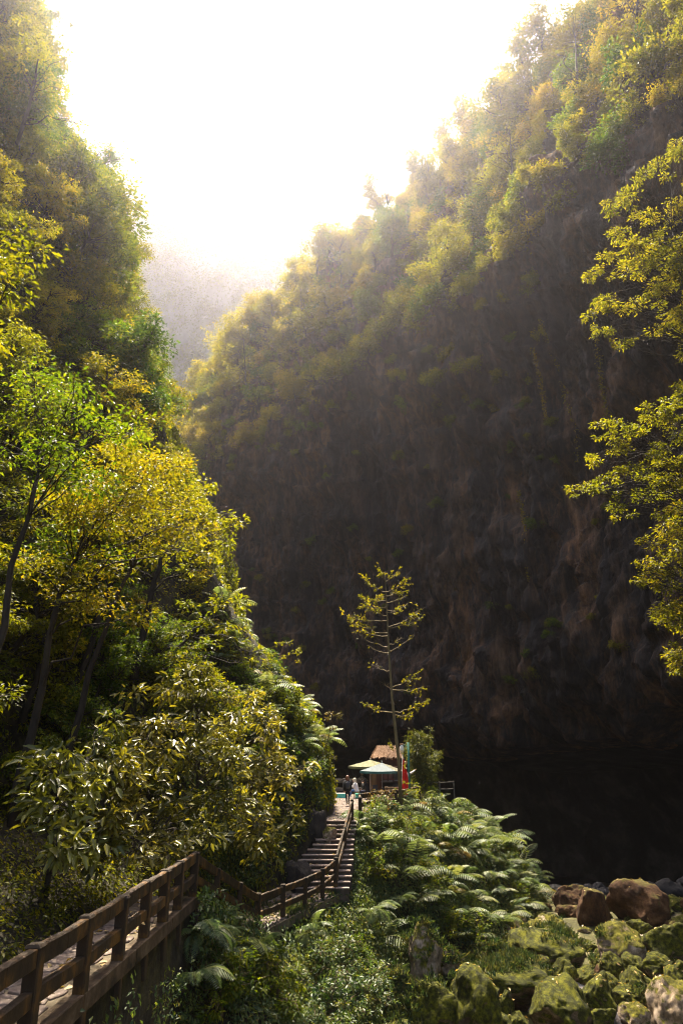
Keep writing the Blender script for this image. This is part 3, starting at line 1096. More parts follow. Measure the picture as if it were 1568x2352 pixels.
lower_path = strip('stone_path', np.linspace(26.0, 32.15, 12), lambda y: float(xl(y)) - 0.3, lambda y: float(xp(y)) + 0.15, lambda y: float(zp(y)) - 0.03, 0.3, M['mortar'])
add_stones(lower_path, 26.05, 32.1, lambda y: float(xp(y)) + 0.1, lambda y: float(xl(y)) - 0.1, lambda y: float(zp(y)), 0.42)

# the stairs up to the terrace
stairs = thing('staircase', 'stone staircase with pale worn treads rising to the terrace beside a timber handrail', 'stairs', (-0.4, 32.2, 4.6))
NSTEP = 14
y = 32.2
z = 4.6
for k in range(NSTEP):
    run = 0.29 if k != 9 else 0.62
    z += 2.4 / NSTEP
    t = (z - 4.6) / 2.4
    x_l = np.interp(t, [0, 0.4, 0.65, 1], [-1.9, -2.1, -1.3, -0.75])
    x_r = np.interp(t, [0, 1], [0.32, 0.74]) + random.uniform(-0.05, 0.05)
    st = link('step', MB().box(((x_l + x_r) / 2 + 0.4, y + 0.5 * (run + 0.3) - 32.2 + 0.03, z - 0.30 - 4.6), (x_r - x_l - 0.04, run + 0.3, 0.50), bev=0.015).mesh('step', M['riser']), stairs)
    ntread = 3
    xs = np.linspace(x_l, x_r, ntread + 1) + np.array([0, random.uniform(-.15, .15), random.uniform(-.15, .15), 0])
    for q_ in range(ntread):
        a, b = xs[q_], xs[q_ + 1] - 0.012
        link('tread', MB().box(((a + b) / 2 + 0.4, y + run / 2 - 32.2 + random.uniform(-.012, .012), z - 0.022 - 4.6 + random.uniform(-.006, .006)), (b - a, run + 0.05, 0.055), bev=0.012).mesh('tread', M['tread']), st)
    y += run
Y_TOP = y

terrace = strip('terrace', np.linspace(Y_TOP, 61, 26), lambda y: float(xl(y)) - 0.6, lambda y: float(xp(y)) + 0.25, lambda y: 6.965, 0.35, M['mortar'])
add_stones(terrace, Y_TOP + 0.02, 58.5, lambda y: float(xp(y)) + 0.15, lambda y: float(xl(y)) - 0.3, lambda y: 7.0, 0.62, 299)

# ------------------------------------------------------------------ timber railings
def railing(name, label, posts, h=1.02, pw=0.17, rail=(0.10, 0.20), mat='timber', levels=(0.90, 0.42), below=0.25, group=None, first=True):
    p0 = np.array(posts[0], float)
    t = thing(name, label, 'railing', p0, 0, group)
    for x, y, z in posts[0 if first else 1:]:
        w = pw * random.uniform(0.92, 1.08)
        hh = h * random.uniform(0.97, 1.04)
        mb = MB().box((0, 0, (hh - below) / 2), (w, w, hh + below), None, 0, 1.0, 0.018)
        mb.box((0, 0, hh + 0.012), (w * 1.12, w * 1.12, 0.05), None, 0, 0.85, 0.012)
        link('post', mb.mesh('post', M[mat]), t, (x - p0[0], y - p0[1], z - p0[2]), (random.uniform(-.02, .02), random.uniform(-.02, .02), random.uniform(-.1, .1)))
    for a, b in zip(posts[:-1], posts[1:]):
        a, b = np.array(a, float), np.array(b, float)
        d = (b - a) / np.linalg.norm(b - a)
        for lv, hh in zip(levels, (rail[1] * 1.15, rail[1])):
            A = a + d * pw * 0.5 + np.array([0, 0, h * lv + random.uniform(-.015, .015)]) - p0
            B = b - d * pw * 0.5 + np.array([0, 0, h * lv + random.uniform(-.015, .015)]) - p0
            mid = (A + B) / 2 + np.array([random.uniform(-.012, .012), 0, random.uniform(-.02, .012)])
            mb = MB().beam(A, mid, rail[0], hh, bev=0.02)
            mb.beam(mid - d * 0.02, B, rail[0] * 0.98, hh * random.uniform(0.94, 0.99), bev=0.02)
            link('rail', mb.mesh('rail', M[mat]), t)
    return t


railing('timber_railing', 'thick dark mossy timber railing along the near path in the shade',
        [(float(xp(y)) + random.uniform(-.015, .015), y, 6.5) for y in (7.0, 8.9, 10.8, 12.6, 14.4, 16.0, 17.4, 18.7, 20.3)], pw=0.2, rail=(0.13, 0.23), below=0.75)
railing('timber_railing', 'brown timber railing curving down from the near path and along the lower path',
        [(-3.9, 20.3, 6.5), (-3.62, 22.3, 5.85), (-3.2, 24.3, 5.15), (-2.8, 26.2, 4.5), (-2.1, 27.9, 4.5), (-1.4, 29.6, 4.5), (-0.78, 31.2, 4.55), (-0.25, 32.4, 4.8)], pw=0.17, first=False)
railing('timber_railing', 'timber handrail climbing the right side of the stone staircase',
        [(-0.2, 32.72, 4.9), (0.15, 34.5, 5.85), (0.52, 36.5, 6.9)], pw=0.16)
railing('timber_railing', 'low timber railing round the near edge of the terrace, behind a dry shrub',
        [(0.95, 37.9, 7.0), (1.0, 40.6, 7.0), (1.8, 43.4, 7.0), (3.35, 45.6, 7.0), (4.35, 47.4, 7.0), (5.3, 50.3, 7.0)], h=0.95, pw=0.18, rail=(0.11, 0.22))
railing('timber_railing', 'grey timber railing at the far left side of the terrace behind the seated people',
        [(-1.6, 57.5, 7.0), (0.2, 57.6, 7.0), (1.9, 57.7, 7.0)], h=1.25, pw=0.2, rail=(0.12, 0.26), mat='timber_grey', levels=(0.88, 0.38))
railing('metal_railing', 'thin pale railing against the dark cave right of the lamp post',
        [(5.9, 53, 7.0), (7.2, 54.0, 7.0), (8.4, 55.0, 7.0)], h=1.15, pw=0.08, rail=(0.06, 0.07), mat='timber_grey', levels=(0.95, 0.55))
railing('timber_railing', 'worn orange brown timber barrier on the terrace beside the hut',
        [(3.05, 50.0, 7.0), (4.15, 50.4, 7.0)], h=0.95, pw=0.24, rail=(0.12, 0.28), mat='timber_warm', levels=(0.82, 0.35))
# post with a knob and slanting braces
t = thing('wooden_post', 'wooden post with a round knob and slanting braces behind the seated people', 'post', at(831, 1822, 56.5) * np.array([1, 1, 0]) + np.array([0, 0, 7.0]))
link('post', MB().tube([(0, 0, 0), (0, 0, 1.5)], [0.07, 0.06], 8).mesh('post', M['timber_grey']), t)
link('knob', MB().lathe([(0.02, 1.5), (0.10, 1.56), (0.11, 1.63), (0.07, 1.70), (0.02, 1.72)]).mesh('knob', M['timber_warm'], True), t)
for s in (-1, 1):
    link('brace', MB().beam((0.03 * s, 0, 1.48), (0.48 * s, 0, 1.12), 0.05, 0.07).mesh('brace', M['timber_grey']), t)
link('board', MB().box((0.28, 0.03, 0.75), (0.42, 0.04, 0.6), bev=0.01).mesh('board', M['timber_warm']), t)

# ------------------------------------------------------------------ hut, stall, parasols
HX = float(at(888, 1740, 62)[0])
t = thing('thatched_hut', 'small dark timber hut with a straw thatched roof at the back of the terrace', 'hut', (HX, 62, 7.0))
mb = MB()
W2, D2, EH, RH = 1.25, 1.05, 2.86, 3.72
V = [(-W2, -D2, EH), (W2, -D2, EH), (W2, D2, EH), (-W2, D2, EH), (-0.78, 0, RH), (0.95, 0, RH)]
mb.add(V, [[0, 1, 5, 4], [1, 2, 5], [2, 3, 4, 5], [3, 0, 4], [3, 2, 1, 0]])
rf = link('roof', mb.mesh('roof', M['thatch']), t)
# straw bundles in rows on the front, sides and back
V = np.array(V)
P, A, N = [], [], []
for (a, b, c, d) in ((0, 1, 5, 4), (1, 2, 5, 5), (2, 3, 4, 5), (3, 0, 4, 4)):
    nrm = np.cross(V[b] - V[a], V[d] - V[a])
    nrm /= np.linalg.norm(nrm)
    for row in range(7):
        for k in range(46):
            s = random.random()
            r_ = row / 6.0 * 0.97 + random.uniform(-0.05, 0.03)
            lo = V[a] + (V[b] - V[a]) * s
            hi = V[d] + (V[c] - V[d]) * s
            p = lo + (hi - lo) * (r_ + 0.08)
            dn = (lo - hi) / np.linalg.norm(lo - hi)
            P.append(p + nrm * random.uniform(0.02, 0.07))
            A.append(dn + np.random.default_rng(len(P)).normal(0, 0.12, 3))
            N.append(nrm)
v, f, tn = leaf_arrays(np.array(P), np.array(A), np.array(N), RNG.uniform(0.22, 0.42, len(P)), 0.085, RNG.uniform(0, 1, len(P)), 0.05, 0.1)
th = link('thatch', mesh_from('thatch', v, f, [M['thatch']], False, tn), rf)
th['kind'] = 'stuff'
for x in np.arange(-0.62, 1.1, 0.155):
    link('plank', MB().box((x, -0.72, 1.43 + random.uniform(-.01, .01)), (0.148, 0.03, 2.84), bev=0.006).mesh('plank', M['plank']), t)
for y in np.arange(-0.62, 0.8, 0.155):
    link('plank', MB().box((-0.70, y, 1.43), (0.03, 0.148, 2.84), bev=0.006).mesh('plank', M['plank']), t)
    link('plank', MB().box((1.10, y, 1.43), (0.03, 0.148, 2.84), bev=0.006).mesh('plank', M['plank']), t)
for x, y in ((-0.72, -0.74), (1.12, -0.74), (-0.72, 0.8), (1.12, 0.8)):
    link('corner_post', MB().box((x, y, 1.43), (0.11, 0.11, 2.86), bev=0.01).mesh('corner_post', M['plank']), t)
link('awning', MB().box((-1.02, -0.6, 2.02), (0.62, 0.9, 0.02), np.array(Matrix.Rotation(R(-9), 3, 'X') @ Matrix.Rotation(R(14), 3, 'Y'))).mesh('awning', M['pale']), t)
link('awning_pole', MB().tube([(-0.74, -1.0, 0), (-0.74, -1.0, 2.25)], 0.025, 6).mesh('awning_pole', M['white_paint']), t)

SX = float(at(890, 1790, 60)[0])
t = thing('snack_stall', 'low dark timber stall with glass front and straw fringe under the grey parasol', 'stall', (SX, 60.2, 7.0))
link('roof', MB().box((0, 0.1, 2.05), (2.9, 1.3, 0.08), bev=0.01).mesh('roof', M['plank']), t)
P = np.array([(random.uniform(-1.4, 0.3), -0.56 + random.uniform(-.02, .02), 2.03 + random.uniform(-.03, .03)) for _ in range(170)])
v, f, tn = leaf_arrays(P, np.tile([0, -0.15, -1.0], (170, 1)) + rnd(170, 0.12), np.tile([0, -1.0, 0], (170, 1)), RNG.uniform(0.14, 0.26, 170), 0.05, RNG.uniform(0, 1, 170))
fr = link('straw_fringe', mesh_from('straw_fringe', v, f, [M['orange']], False, tn), t)
fr['kind'] = 'stuff'
for x in np.arange(-1.34, -0.45, 0.17):
    link('plank', MB().box((x, -0.45, 1.0), (0.162, 0.03, 1.98), bev=0.006).mesh('plank', M['timber_warm'] if x < -1.0 else M['plank']), t)
link('counter', MB().box((-0.1, -0.5, 0.95), (1.0, 0.5, 0.06), bev=0.01).mesh('counter', M['timber_grey']), t)
for k, x in enumerate((-0.22, 0.22, 0.66)):
    w = link('window', MB().beam((x - 0.2, -0.45, 1.0), (x - 0.2, -0.45, 1.98), 0.05, 0.05).beam((x + 0.2, -0.45, 1.0), (x + 0.2, -0.45, 1.98), 0.05, 0.05)
             .beam((x - 0.17, -0.45, 1.95), (x + 0.17, -0.45, 1.95), 0.05, 0.05).beam((x - 0.17, -0.45, 1.03), (x + 0.17, -0.45, 1.03), 0.05, 0.05).mesh('window', M['metal']), t)
    link('pane', MB().box((x, -0.44, 1.49), (0.36, 0.012, 0.9)).mesh('pane', M['glass_dark']), w)
link('counter_front', MB().box((0.2, -0.45, 0.46), (1.3, 0.04, 0.9), bev=0.01).mesh('counter_front', M['dark']), t)
link('door_frame', MB().box((1.0, -0.47, 1.0), (0.08, 0.09, 1.98)).box((1.42, -0.47, 1.0), (0.08, 0.09, 1.98)).box((1.21, -0.47, 1.93), (0.33, 0.09, 0.10)).mesh('door_frame', M['plank']), t)
sg = link('menu_board', MB().box((1.21, -0.52, 1.70), (0.62, 0.03, 0.30), bev=0.006).mesh('menu_board', M['timber_warm']), t)
mb = MB()
for r_ in range(4):
    x = 0.95
    while x < 1.45:
        w = random.uniform(0.02, 0.06)
        mb.box((x + w / 2, -0.538, 1.80 - r_ * 0.065), (w, 0.004, 0.03))
        x += w + 0.02
link('menu_writing', mb.mesh('menu_writing', M['cloth_cream']), sg)
link('back_wall', MB().box((0, 0.7, 1.0), (2.8, 0.05, 2.0)).box((1.43, 0.1, 1.0), (0.05, 1.1, 2.0)).box((-1.43, 0.1, 1.0), (0.05, 1.1, 2.0)).mesh('back_wall', M['plank']), t)
# little side roof with things stored on it, right of the hut
link('shelf', MB().box((1.55, -0.1, 2.32), (0.95, 0.7, 0.07), bev=0.01).mesh('shelf', M['timber_warm']), t)
mb = MB()
for x in (1.3, 1.48, 1.7, 1.88):
    mb.lathe([(0.03, 2.356), (0.07, 2.37), (0.075, 2.46), (0.03, 2.52)], (x, -0.2, 0), 8)
link('jar', mb.mesh('jar', M['thatch']), t)


def parasol(label, loc, rz, half, zap, zed, face_mats, vmat):
    t = thing('parasol', label, 'parasol', loc, rz, 'square parasols on the terrace')
    for k in range(4):
        a0, a1 = math.pi / 2 * k, math.pi / 2 * (k + 1)
        c0, c1 = np.array([math.cos(a0), math.sin(a0), 0]) * half, np.array([math.cos(a1), math.sin(a1), 0]) * half
        V, F = [], []
        nr = 6
        for i in range(nr + 1):
            s = i / nr
            zc = zap + (zed - zap) * (s ** 0.92)
            for j in range(7):
                w = j / 6
                p = (c0 * (1 - w) + c1 * w) * s
                sag = -0.05 * math.sin(math.pi * w) * s
                V.append((p[0], p[1], zc + sag))
        for i in range(nr):
            for j in range(6):
                q_ = i * 7 + j
                F.append([q_, q_ + 7, q_ + 8, q_ + 1])
        link('canopy_panel', mesh_from('canopy_panel', np.array(V), F, [face_mats[k % len(face_mats)]], True), t)
        V = []
        for j in range(7):
            w = j / 6
            p = (c0 * (1 - w) + c1 * w) * 1.004
            V += [(p[0], p[1], zed - 0.05 * math.sin(math.pi * w) + 0.004), (p[0], p[1], zed - 0.05 * math.sin(math.pi * w) - 0.15 - 0.02 * (j % 2))]
        link('valance', mesh_from('valance', np.array(V), [[2 * j, 2 * j + 1, 2 * j + 3, 2 * j + 2] for j in range(6)], [vmat]), t)
        link('rib', MB().tube([(0, 0, zap - 0.06), (c0[0] * 0.98, c0[1] * 0.98, zed - 0.03)], 0.014, 5).mesh('rib', M['metal']), t)
    link('pole', MB().tube([(0, 0, 0), (0, 0, zap + 0.02)], 0.03, 8).mesh('pole', M['metal']), t)
    link('finial', MB().lathe([(0.03, zap), (0.045, zap + 0.04), (0.02, zap + 0.10), (0.004, zap + 0.14)]).mesh('finial', M['white_paint'], True), t)
    link('base', MB().lathe([(0.28, 0), (0.28, 0.06), (0.08, 0.10), (0.05, 0.25)]).mesh('base', M['metal_dark'], True), t)
    return t


UX = float(at(877, 1775, 54)[0])
parasol('blue grey square parasol with a teal edge, nearer of the two', (UX, 54, 7.0), R(28), 1.88, 2.47, 1.92, [M['canvas_grey'], M['canvas_grey'], M['canvas_grey'], M['canvas_tan']], M['valance'])
UX2 = float(at(850, 1775, 57)[0])
parasol('yellowish green parasol partly hidden behind the blue grey one', (UX2, 56.6, 7.0), R(10), 1.75, 2.66, 2.2, [M['canvas_olive']], M['canvas_olive'])

# table and stools under the parasol
t = thing('cafe_table', 'dark metal table with thin legs under the grey parasol', 'table', (UX + 0.3, 53.4, 7.0))
link('table_top', MB().lathe([(0.42, 0.72), (0.44, 0.735), (0.42, 0.75)]).mesh('table_top', M['metal_dark']), t)
for k in range(4):
    a = k * math.pi / 2 + 0.4
    link('leg', MB().tube([(0.30 * math.cos(a), 0.30 * math.sin(a), 0.72), (0.34 * math.cos(a), 0.34 * math.sin(a), 0)], 0.02, 5).mesh('leg', M['metal']), t)
for k, (x, y) in enumerate(((UX - 0.5, 53.0), (UX + 1.0, 53.9))):
    t = thing('chair', ('dark chair left of the cafe table, under the grey parasol', 'dark chair right of the cafe table, by the stall')[k], 'chair', (x, y, 7.0), R(20 + 150 * k))
    link('seat', MB().box((0, 0, 0.45), (0.44, 0.44, 0.05), bev=0.01).mesh('seat', M['metal_dark']), t)
    link('backrest', MB().box((0, 0.21, 0.75), (0.44, 0.04, 0.45), bev=0.01).mesh('backrest', M['metal_dark']), t)
    for sx in (-1, 1):
        for sy in (-1, 1):
            link('leg', MB().tube([(0.19 * sx, 0.19 * sy, 0.43), (0.2 * sx, 0.21 * sy, 0)], 0.018, 5).mesh('leg', M['metal']), t)

# lamp post
LX = float(at(939, 1780, 49)[0])
lz = 6.75
t = thing('lamp_post', 'teal green lamp post with a white glass lantern on its left', 'lamp post', (LX, 49, lz))
H = float(at(937, 1705, 49)[2]) - lz
link('pole', MB().tube([(0, 0, 0), (0, 0, H)], [0.078, 0.070], 10).mesh('pole', M['teal'], True), t)
link('collar', MB().lathe([(0.10, 0.0), (0.10, 0.42), (0.085, 0.46)]).mesh('collar', M['teal'], True), t)
br = link('bracket', MB().tube([(0, 0, H - 0.22), (-0.25, 0, H - 0.16), (-0.44, 0, H - 0.16)], 0.03, 6).tube([(0, 0, H - 0.42), (-0.2, 0, H - 0.36), (-0.3, 0, H - 0.18)], 0.02, 6).mesh('bracket', M['teal'], True), t)
link('lamp_cap', MB().box((-0.44, 0, H - 0.12), (0.26, 0.16, 0.06), bev=0.01).mesh('lamp_cap', M['thatch']), t)
gl = link('lantern', MB().lathe([(0.06, H - 0.17), (0.10, H - 0.22), (0.145, H - 0.34), (0.15, H - 0.46), (0.148, H - 0.50)], (-0.44, 0, 0), 16).mesh('lantern', M['white'], True), t)
link('lantern_bowl', MB().lathe([(0.148, H - 0.515), (0.14, H - 0.58), (0.10, H - 0.68), (0.05, H - 0.72)], (-0.44, 0, 0), 16).mesh('lantern_bowl', M['cloth_cream'], True), t)

# flag on its staff
FX = float(at(921, 1790, 50)[0])
t = thing('flag', 'red flag with a yellow star hanging limp from a white staff', 'flag', (FX, 50, 7.0), R(0))
link('staff', MB().tube([(-0.02, 0, 0), (0.14, 0, 2.86)], 0.022, 6).lathe([(0.012, 2.86), (0.035, 2.92), (0.02, 3.0), (0.004, 3.06)], (0.145, 0, 0), 8).mesh('staff', M['white_paint'], True), t)
V, F = [], []
for i in range(22):
    s = i / 21
    zc = 2.78 - 2.15 * s
    w = 0.10 + 0.46 * min(1, s * 1.15) - 0.12 * max(0, s - 0.9) * 4
    x0 = 0.135 - 0.16 * s * 0.75
    for j in range(13):
        q_ = j / 12
        V.append((x0 + w * q_ + 0.05 * s * q_, -0.05 + 0.05 * math.sin(q_ * 11 + s * 2) * (0.4 + q_), zc - 0.12 * q_ * q_ - (0.22 * q_ if s > 0.9 else 0)))
for i in range(21):
    for j in range(12):
        q_ = i * 13 + j
        F.append([q_, q_ + 13, q_ + 14, q_ + 1])
link('cloth', mesh_from('flag_cloth', np.array(V), F, [M['red']], True), t)
star = []
for k in range(10):
    a = math.pi / 2 + k * math.pi / 5 + 0.2
    r_ = 0.26 if k % 2 == 0 else 0.11
    star.append((0.26 + r_ * math.cos(a) * 0.5, -0.135, 2.30 + r_ * math.sin(a) * 1.2))
star += [(x, y + 0.006, z) for x, y, z in star]
link('star', mesh_from('flag_star', np.array(star), [list(range(10))[::-1]] + [list(range(10, 20))] + [[k, (k + 1) % 10, 10 + (k + 1) % 10, 10 + k] for k in range(10)], [M['yellow']]), t)

# turquoise crates, stools, bag
for k, (px, py, Y, sx, lab) in enumerate(((784, 1828, 54.8, 0.75, 'turquoise plastic crate at the left end of the terrace'), (821, 1826, 54.6, 0.34, 'small turquoise crate beneath the person in the white jacket'))):
    p = at(px, py, Y)
    t = thing('crate', lab, 'crate', (p[0], Y, 7.01))
    mb = MB().box((0, 0, 0.02), (sx, 0.4, 0.04))
    for s in (-1, 1):
        mb.box((s * (sx / 2 - 0.015), 0, 0.17), (0.03, 0.4, 0.26)).box((0, s * 0.185, 0.17), (sx - 0.06, 0.03, 0.26))
    link('body', mb.mesh('crate_body', M['turquoise']), t)
    link('lid', MB().box((0, 0, 0.315), (sx + 0.03, 0.43, 0.03), bev=0.008).mesh('crate_lid', M['turquoise' if k else 'white_paint']), t)
p = at(829, 1826, 54.2)
bag = thing('bag', 'small white bag on the terrace floor between the two seated people', 'bag', (p[0], 54.0, 7.02))
link('body', MB().lathe([(0.10, 0), (0.15, 0.05), (0.14, 0.2), (0.07, 0.28)], squash=(1, 0.7)).mesh('bag_body', M['cloth_white'], True), bag)
link('handle', MB().tube([(-0.05, 0, 0.27), (-0.04, 0, 0.36), (0.04, 0, 0.36), (0.05, 0, 0.27)], 0.012, 5).mesh('bag_handle', M['cloth_white']), bag)

# ------------------------------------------------------------------ people
def person_mesh(pts, edges, segs, mats, level=1):
    """Skin a skeleton into one continuous body. pts: name -> (xyz, radius); segs: edge -> material index."""
    names = list(pts)
    ix = {n: i for i, n in enumerate(names)}
    me = bpy.data.meshes.new('skeleton')
    me.from_pydata([tuple(pts[n][0]) for n in names], [(ix[a], ix[b]) for a, b in edges], [])
    o = bpy.data.objects.new('skeleton', me)
    COL.objects.link(o)
    o.modifiers.new('skin', 'SKIN')
    for i, n in enumerate(names):
        r_ = pts[n][1]
        me.skin_vertices[0].data[i].radius = (r_, r_) if not hasattr(r_, '__len__') else r_
        me.skin_vertices[0].data[i].use_root = (n == 'pelvis')
    ss = o.modifiers.new('sub', 'SUBSURF')
    ss.levels = ss.render_levels = level
    dg = bpy.context.evaluated_depsgraph_get()
    dg.update()
    out = bpy.data.meshes.new_from_object(o.evaluated_get(dg))
    bpy.data.objects.remove(o)
    nv = len(out.polygons)
    cen = np.zeros(nv * 3, dtype=np.float32)
    out.polygons.foreach_get('center', cen)
    cen = cen.reshape(-1, 3)
    best, bi = np.full(nv, 1e9), np.zeros(nv, dtype=np.int32)
    for (a, b), mi in zip(edges, segs):
        A, B = np.array(pts[a][0], float), np.array(pts[b][0], float)
        d = B - A
        t = np.clip(((cen - A) @ d) / max(d @ d, 1e-9), 0, 1)
        dist = np.linalg.norm(cen - (A + t[:, None] * d), axis=1)
        m = dist < best
        best[m], bi[m] = dist[m], mi
    out.materials.clear()
    for m in mats:
        out.materials.append(m)
    out.polygons.foreach_set('material_index', bi)
    out.polygons.foreach_set('use_smooth', np.ones(nv, dtype=bool))
    return out


def build_person(label, loc, rz, J, cols, hair, group=None, scale=1.0, hat=None):
    """J: joint positions (x right, y forward, z up). cols: materials for skin, top, legs, shoe."""
    t = thing('person', label, 'person', loc, rz, group)
    t.scale = (scale,) * 3
    pts, E, S = {}, [], []

    def P(n, p, r_): pts[n] = (p, r_)

    def C(a, b, mi): E.append((a, b)); S.append(mi)
    P('pelvis', J['pelvis'], (0.135, 0.105))
    P('waist', J['waist'], (0.125, 0.095))
    P('chest', J['chest'], (0.155, 0.11))
    P('collar', J['collar'], (0.10, 0.075))
    P('neck', J['neck'], 0.05)
    h = np.array(J['head'], float)
    fw = np.array(J['face'], float)
    fw /= np.linalg.norm(fw)
    P('jaw', tuple(h + fw * 0.03 - np.array([0, 0, 0.07])), (0.062, 0.07))
    P('head', tuple(h), (0.078, 0.095))
    P('crown', tuple(h + np.array([0, 0, 0.085])), (0.06, 0.07))
    P('nose', tuple(h + fw * 0.115 - np.array([0, 0, 0.02])), 0.014)
    C('pelvis', 'waist', 1)
    C('waist', 'chest', 1)
    C('chest', 'collar', 1)
    C('collar', 'neck', 0)
    C('neck', 'jaw', 0)
    C('jaw', 'head', 0)
    C('head', 'crown', 0)
    C('head', 'nose', 0)
    for s in ('l', 'r'):
        P('sh' + s, J['sh' + s], 0.062)
        P('el' + s, J['el' + s], 0.046)
        P('wr' + s, J['wr' + s], 0.030)
        w, e = np.array(J['wr' + s], float), np.array(J['el' + s], float)
        d = unit(w - e)
        P('palm' + s, tuple(w + d * 0.07), (0.036, 0.018))
        C('collar', 'sh' + s, 1)
        C('sh' + s, 'el' + s, 1)
        C('el' + s, 'wr' + s, 1)
        C('wr' + s, 'palm' + s, 0)
        side = unit(np.cross(d, [0.3, 0.2, 1.0]))
        for k in range(4):
            o = side * (0.026 - 0.017 * k)
            L = (0.062, 0.072, 0.068, 0.052)[k]
            a = w + d * 0.095 + o
            P('f%d%s' % (k, s), tuple(a), 0.009)
            P('g%d%s' % (k, s), tuple(a + d * L * 0.75 + np.array([0, 0, -0.02])), 0.008)
            C('palm' + s, 'f%d%s' % (k, s), 0)
            C('f%d%s' % (k, s), 'g%d%s' % (k, s), 0)
        P('th' + s, tuple(w + d * 0.06 + side * 0.05), 0.010)
        C('palm' + s, 'th' + s, 0)
        P('hip' + s, J['hip' + s], 0.088)
        P('kn' + s, J['kn' + s], 0.058)
        P('cf' + s, tuple(np.array(J['kn' + s]) * 0.68 + np.array(J['an' + s]) * 0.32 + np.array([0, -0.01, 0])), 0.055)
        P('an' + s, J['an' + s], 0.038)
        P('to' + s, J['to' + s], (0.042, 0.028))
        C('pelvis', 'hip' + s, 2)
        C('hip' + s, 'kn' + s, 2)
        C('kn' + s, 'cf' + s, 2)
        C('cf' + s, 'an' + s, 2)
        C('an' + s, 'to' + s, 3)
    link('body', person_mesh(pts, E, S, cols), t)
    # hair: a cap with strands down to its length
    hm, hl = hair
    up = np.array([0, 0, 1.0])
    sd = unit(np.cross(fw, up))
    V, F = [], []
    nr, ns = 9, 16
    for i in range(nr):
        s = i / (nr - 1)
        for j in range(ns):
            a = 2 * math.pi * j / ns
            front = math.cos(a)           # 1 at the face
            drop = 0.17 + hl * max(0.0, 0.55 - front) / 1.55 * 1.4
            if front > 0.55:
                drop = 0.055
            th_ = min(s * 1.9, 1.45)
            rad = 0.118 * math.sin(th_) if s < 0.75 else 0.118 * math.sin(th_) * (1 + 0.12 * math.sin(j * 2.7))
            zz_ = 0.118 * math.cos(th_) + 0.045 if s < 0.6 else 0.118 * math.cos(min(0.6 * 1.9, 1.45)) + 0.045 - (s - 0.6) / 0.4 * drop
            p = h + fw * rad * math.cos(a) * 1.1 + sd * rad * math.sin(a) * 0.95 + up * zz_ - fw * 0.012
            V.append(tuple(p))
    for i in range(nr - 1):
        for j in range(ns):
            k = (j + 1) % ns
            F.append([i * ns + j, (i + 1) * ns + j, (i + 1) * ns + k, i * ns + k])
    ho = link('hair' if hat is None else 'hood', mesh_from('hair', np.array(V), F, [hm], True), t)
    for s in (-1, 1):
        link('eye', MB().lathe([(0.004, -0.009), (0.011, 0), (0.004, 0.009)], tuple(h + fw * 0.088 + sd * 0.033 * s + up * 0.008), 8).mesh('eye', M['eye'], True), t)
        link('ear', MB().lathe([(0.006, -0.028), (0.014, -0.01), (0.016, 0.012), (0.006, 0.026)], tuple(h + sd * 0.083 * s), 8).mesh('ear', cols[0], True), t)
    link('mouth', MB().tube([tuple(h + fw * 0.088 - up * 0.062 - sd * 0.022), tuple(h + fw * 0.096 - up * 0.064), tuple(h + fw * 0.088 - up * 0.062 + sd * 0.022)], 0.006, 5).mesh('mouth', M['red'], True), t)
    return t


def jacket(t, J, mat, hem=0.80, loose=1.22, sleeves=True, name='jacket'):
    """Loose jacket over the torso with sleeves, open at the hem."""
    pel, ch, co = np.array(J['pelvis'], float), np.array(J['chest'], float), np.array(J['collar'], float)
    ax = co - pel
    low = pel + ax * hem * -0.25
    mb = MB()
    V, F = [], []
    ns = 18
    prof = [(low, 0.185, 0.145), (pel + ax * 0.1, 0.175, 0.135), (pel + ax * 0.45, 0.165, 0.13), (pel + ax * 0.75, 0.19, 0.135), (pel + ax * 0.98, 0.175, 0.115), (co + ax * 0.09, 0.085, 0.085)]
    for c, a, b in prof:
        for j in range(ns):
            g = 2 * math.pi * j / ns
            wv = 1 + 0.05 * math.sin(g * 5 + c[2] * 20)
            V.append((c[0] + math.cos(g) * a * loose / 1.15 * wv, c[1] + math.sin(g) * b * loose / 1.15 * wv, c[2]))
    for i in range(len(prof) - 1):
        for j in range(ns):
            k = (j + 1) % ns
            F.append([i * ns + j, i * ns + k, (i + 1) * ns + k, (i + 1) * ns + j])
    mb.add(V, F)
    if sleeves:
        for s in ('l', 'r'):
            a, e, w = (np.array(J[k + s], float) for k in ('sh', 'el', 'wr'))
            mb.tube([a * 0.9 + co * 0.1, a, (a + e) / 2, e, (e + w) / 2, w], [0.075, 0.082, 0.074, 0.066, 0.058, 0.050], 10)
    return link(name, mb.mesh(name, mat, True), t)


STAND = dict(pelvis=(0, 0, 0.93), waist=(0, 0.0, 1.06), chest=(0, 0, 1.24), collar=(0, 0, 1.38), neck=(0, 0.01, 1.45), head=(0, 0.03, 1.57), face=(0, 1, 0),
             shl=(-0.17, 0, 1.36), shr=(0.17, 0, 1.36), ell=(-0.22, -0.03, 1.09), elr=(0.22, -0.03, 1.09), wrl=(-0.21, 0.05, 0.86), wrr=(0.21, 0.05, 0.86),
             hipl=(-0.09, 0, 0.88), hipr=(0.09, 0, 0.88), knl=(-0.09, 0.02, 0.48), knr=(0.09, 0.02, 0.48), anl=(-0.08, 0, 0.08), anr=(0.08, 0, 0.08), tol=(-0.10, 0.15, 0.03), tor=(0.10, 0.15, 0.03))
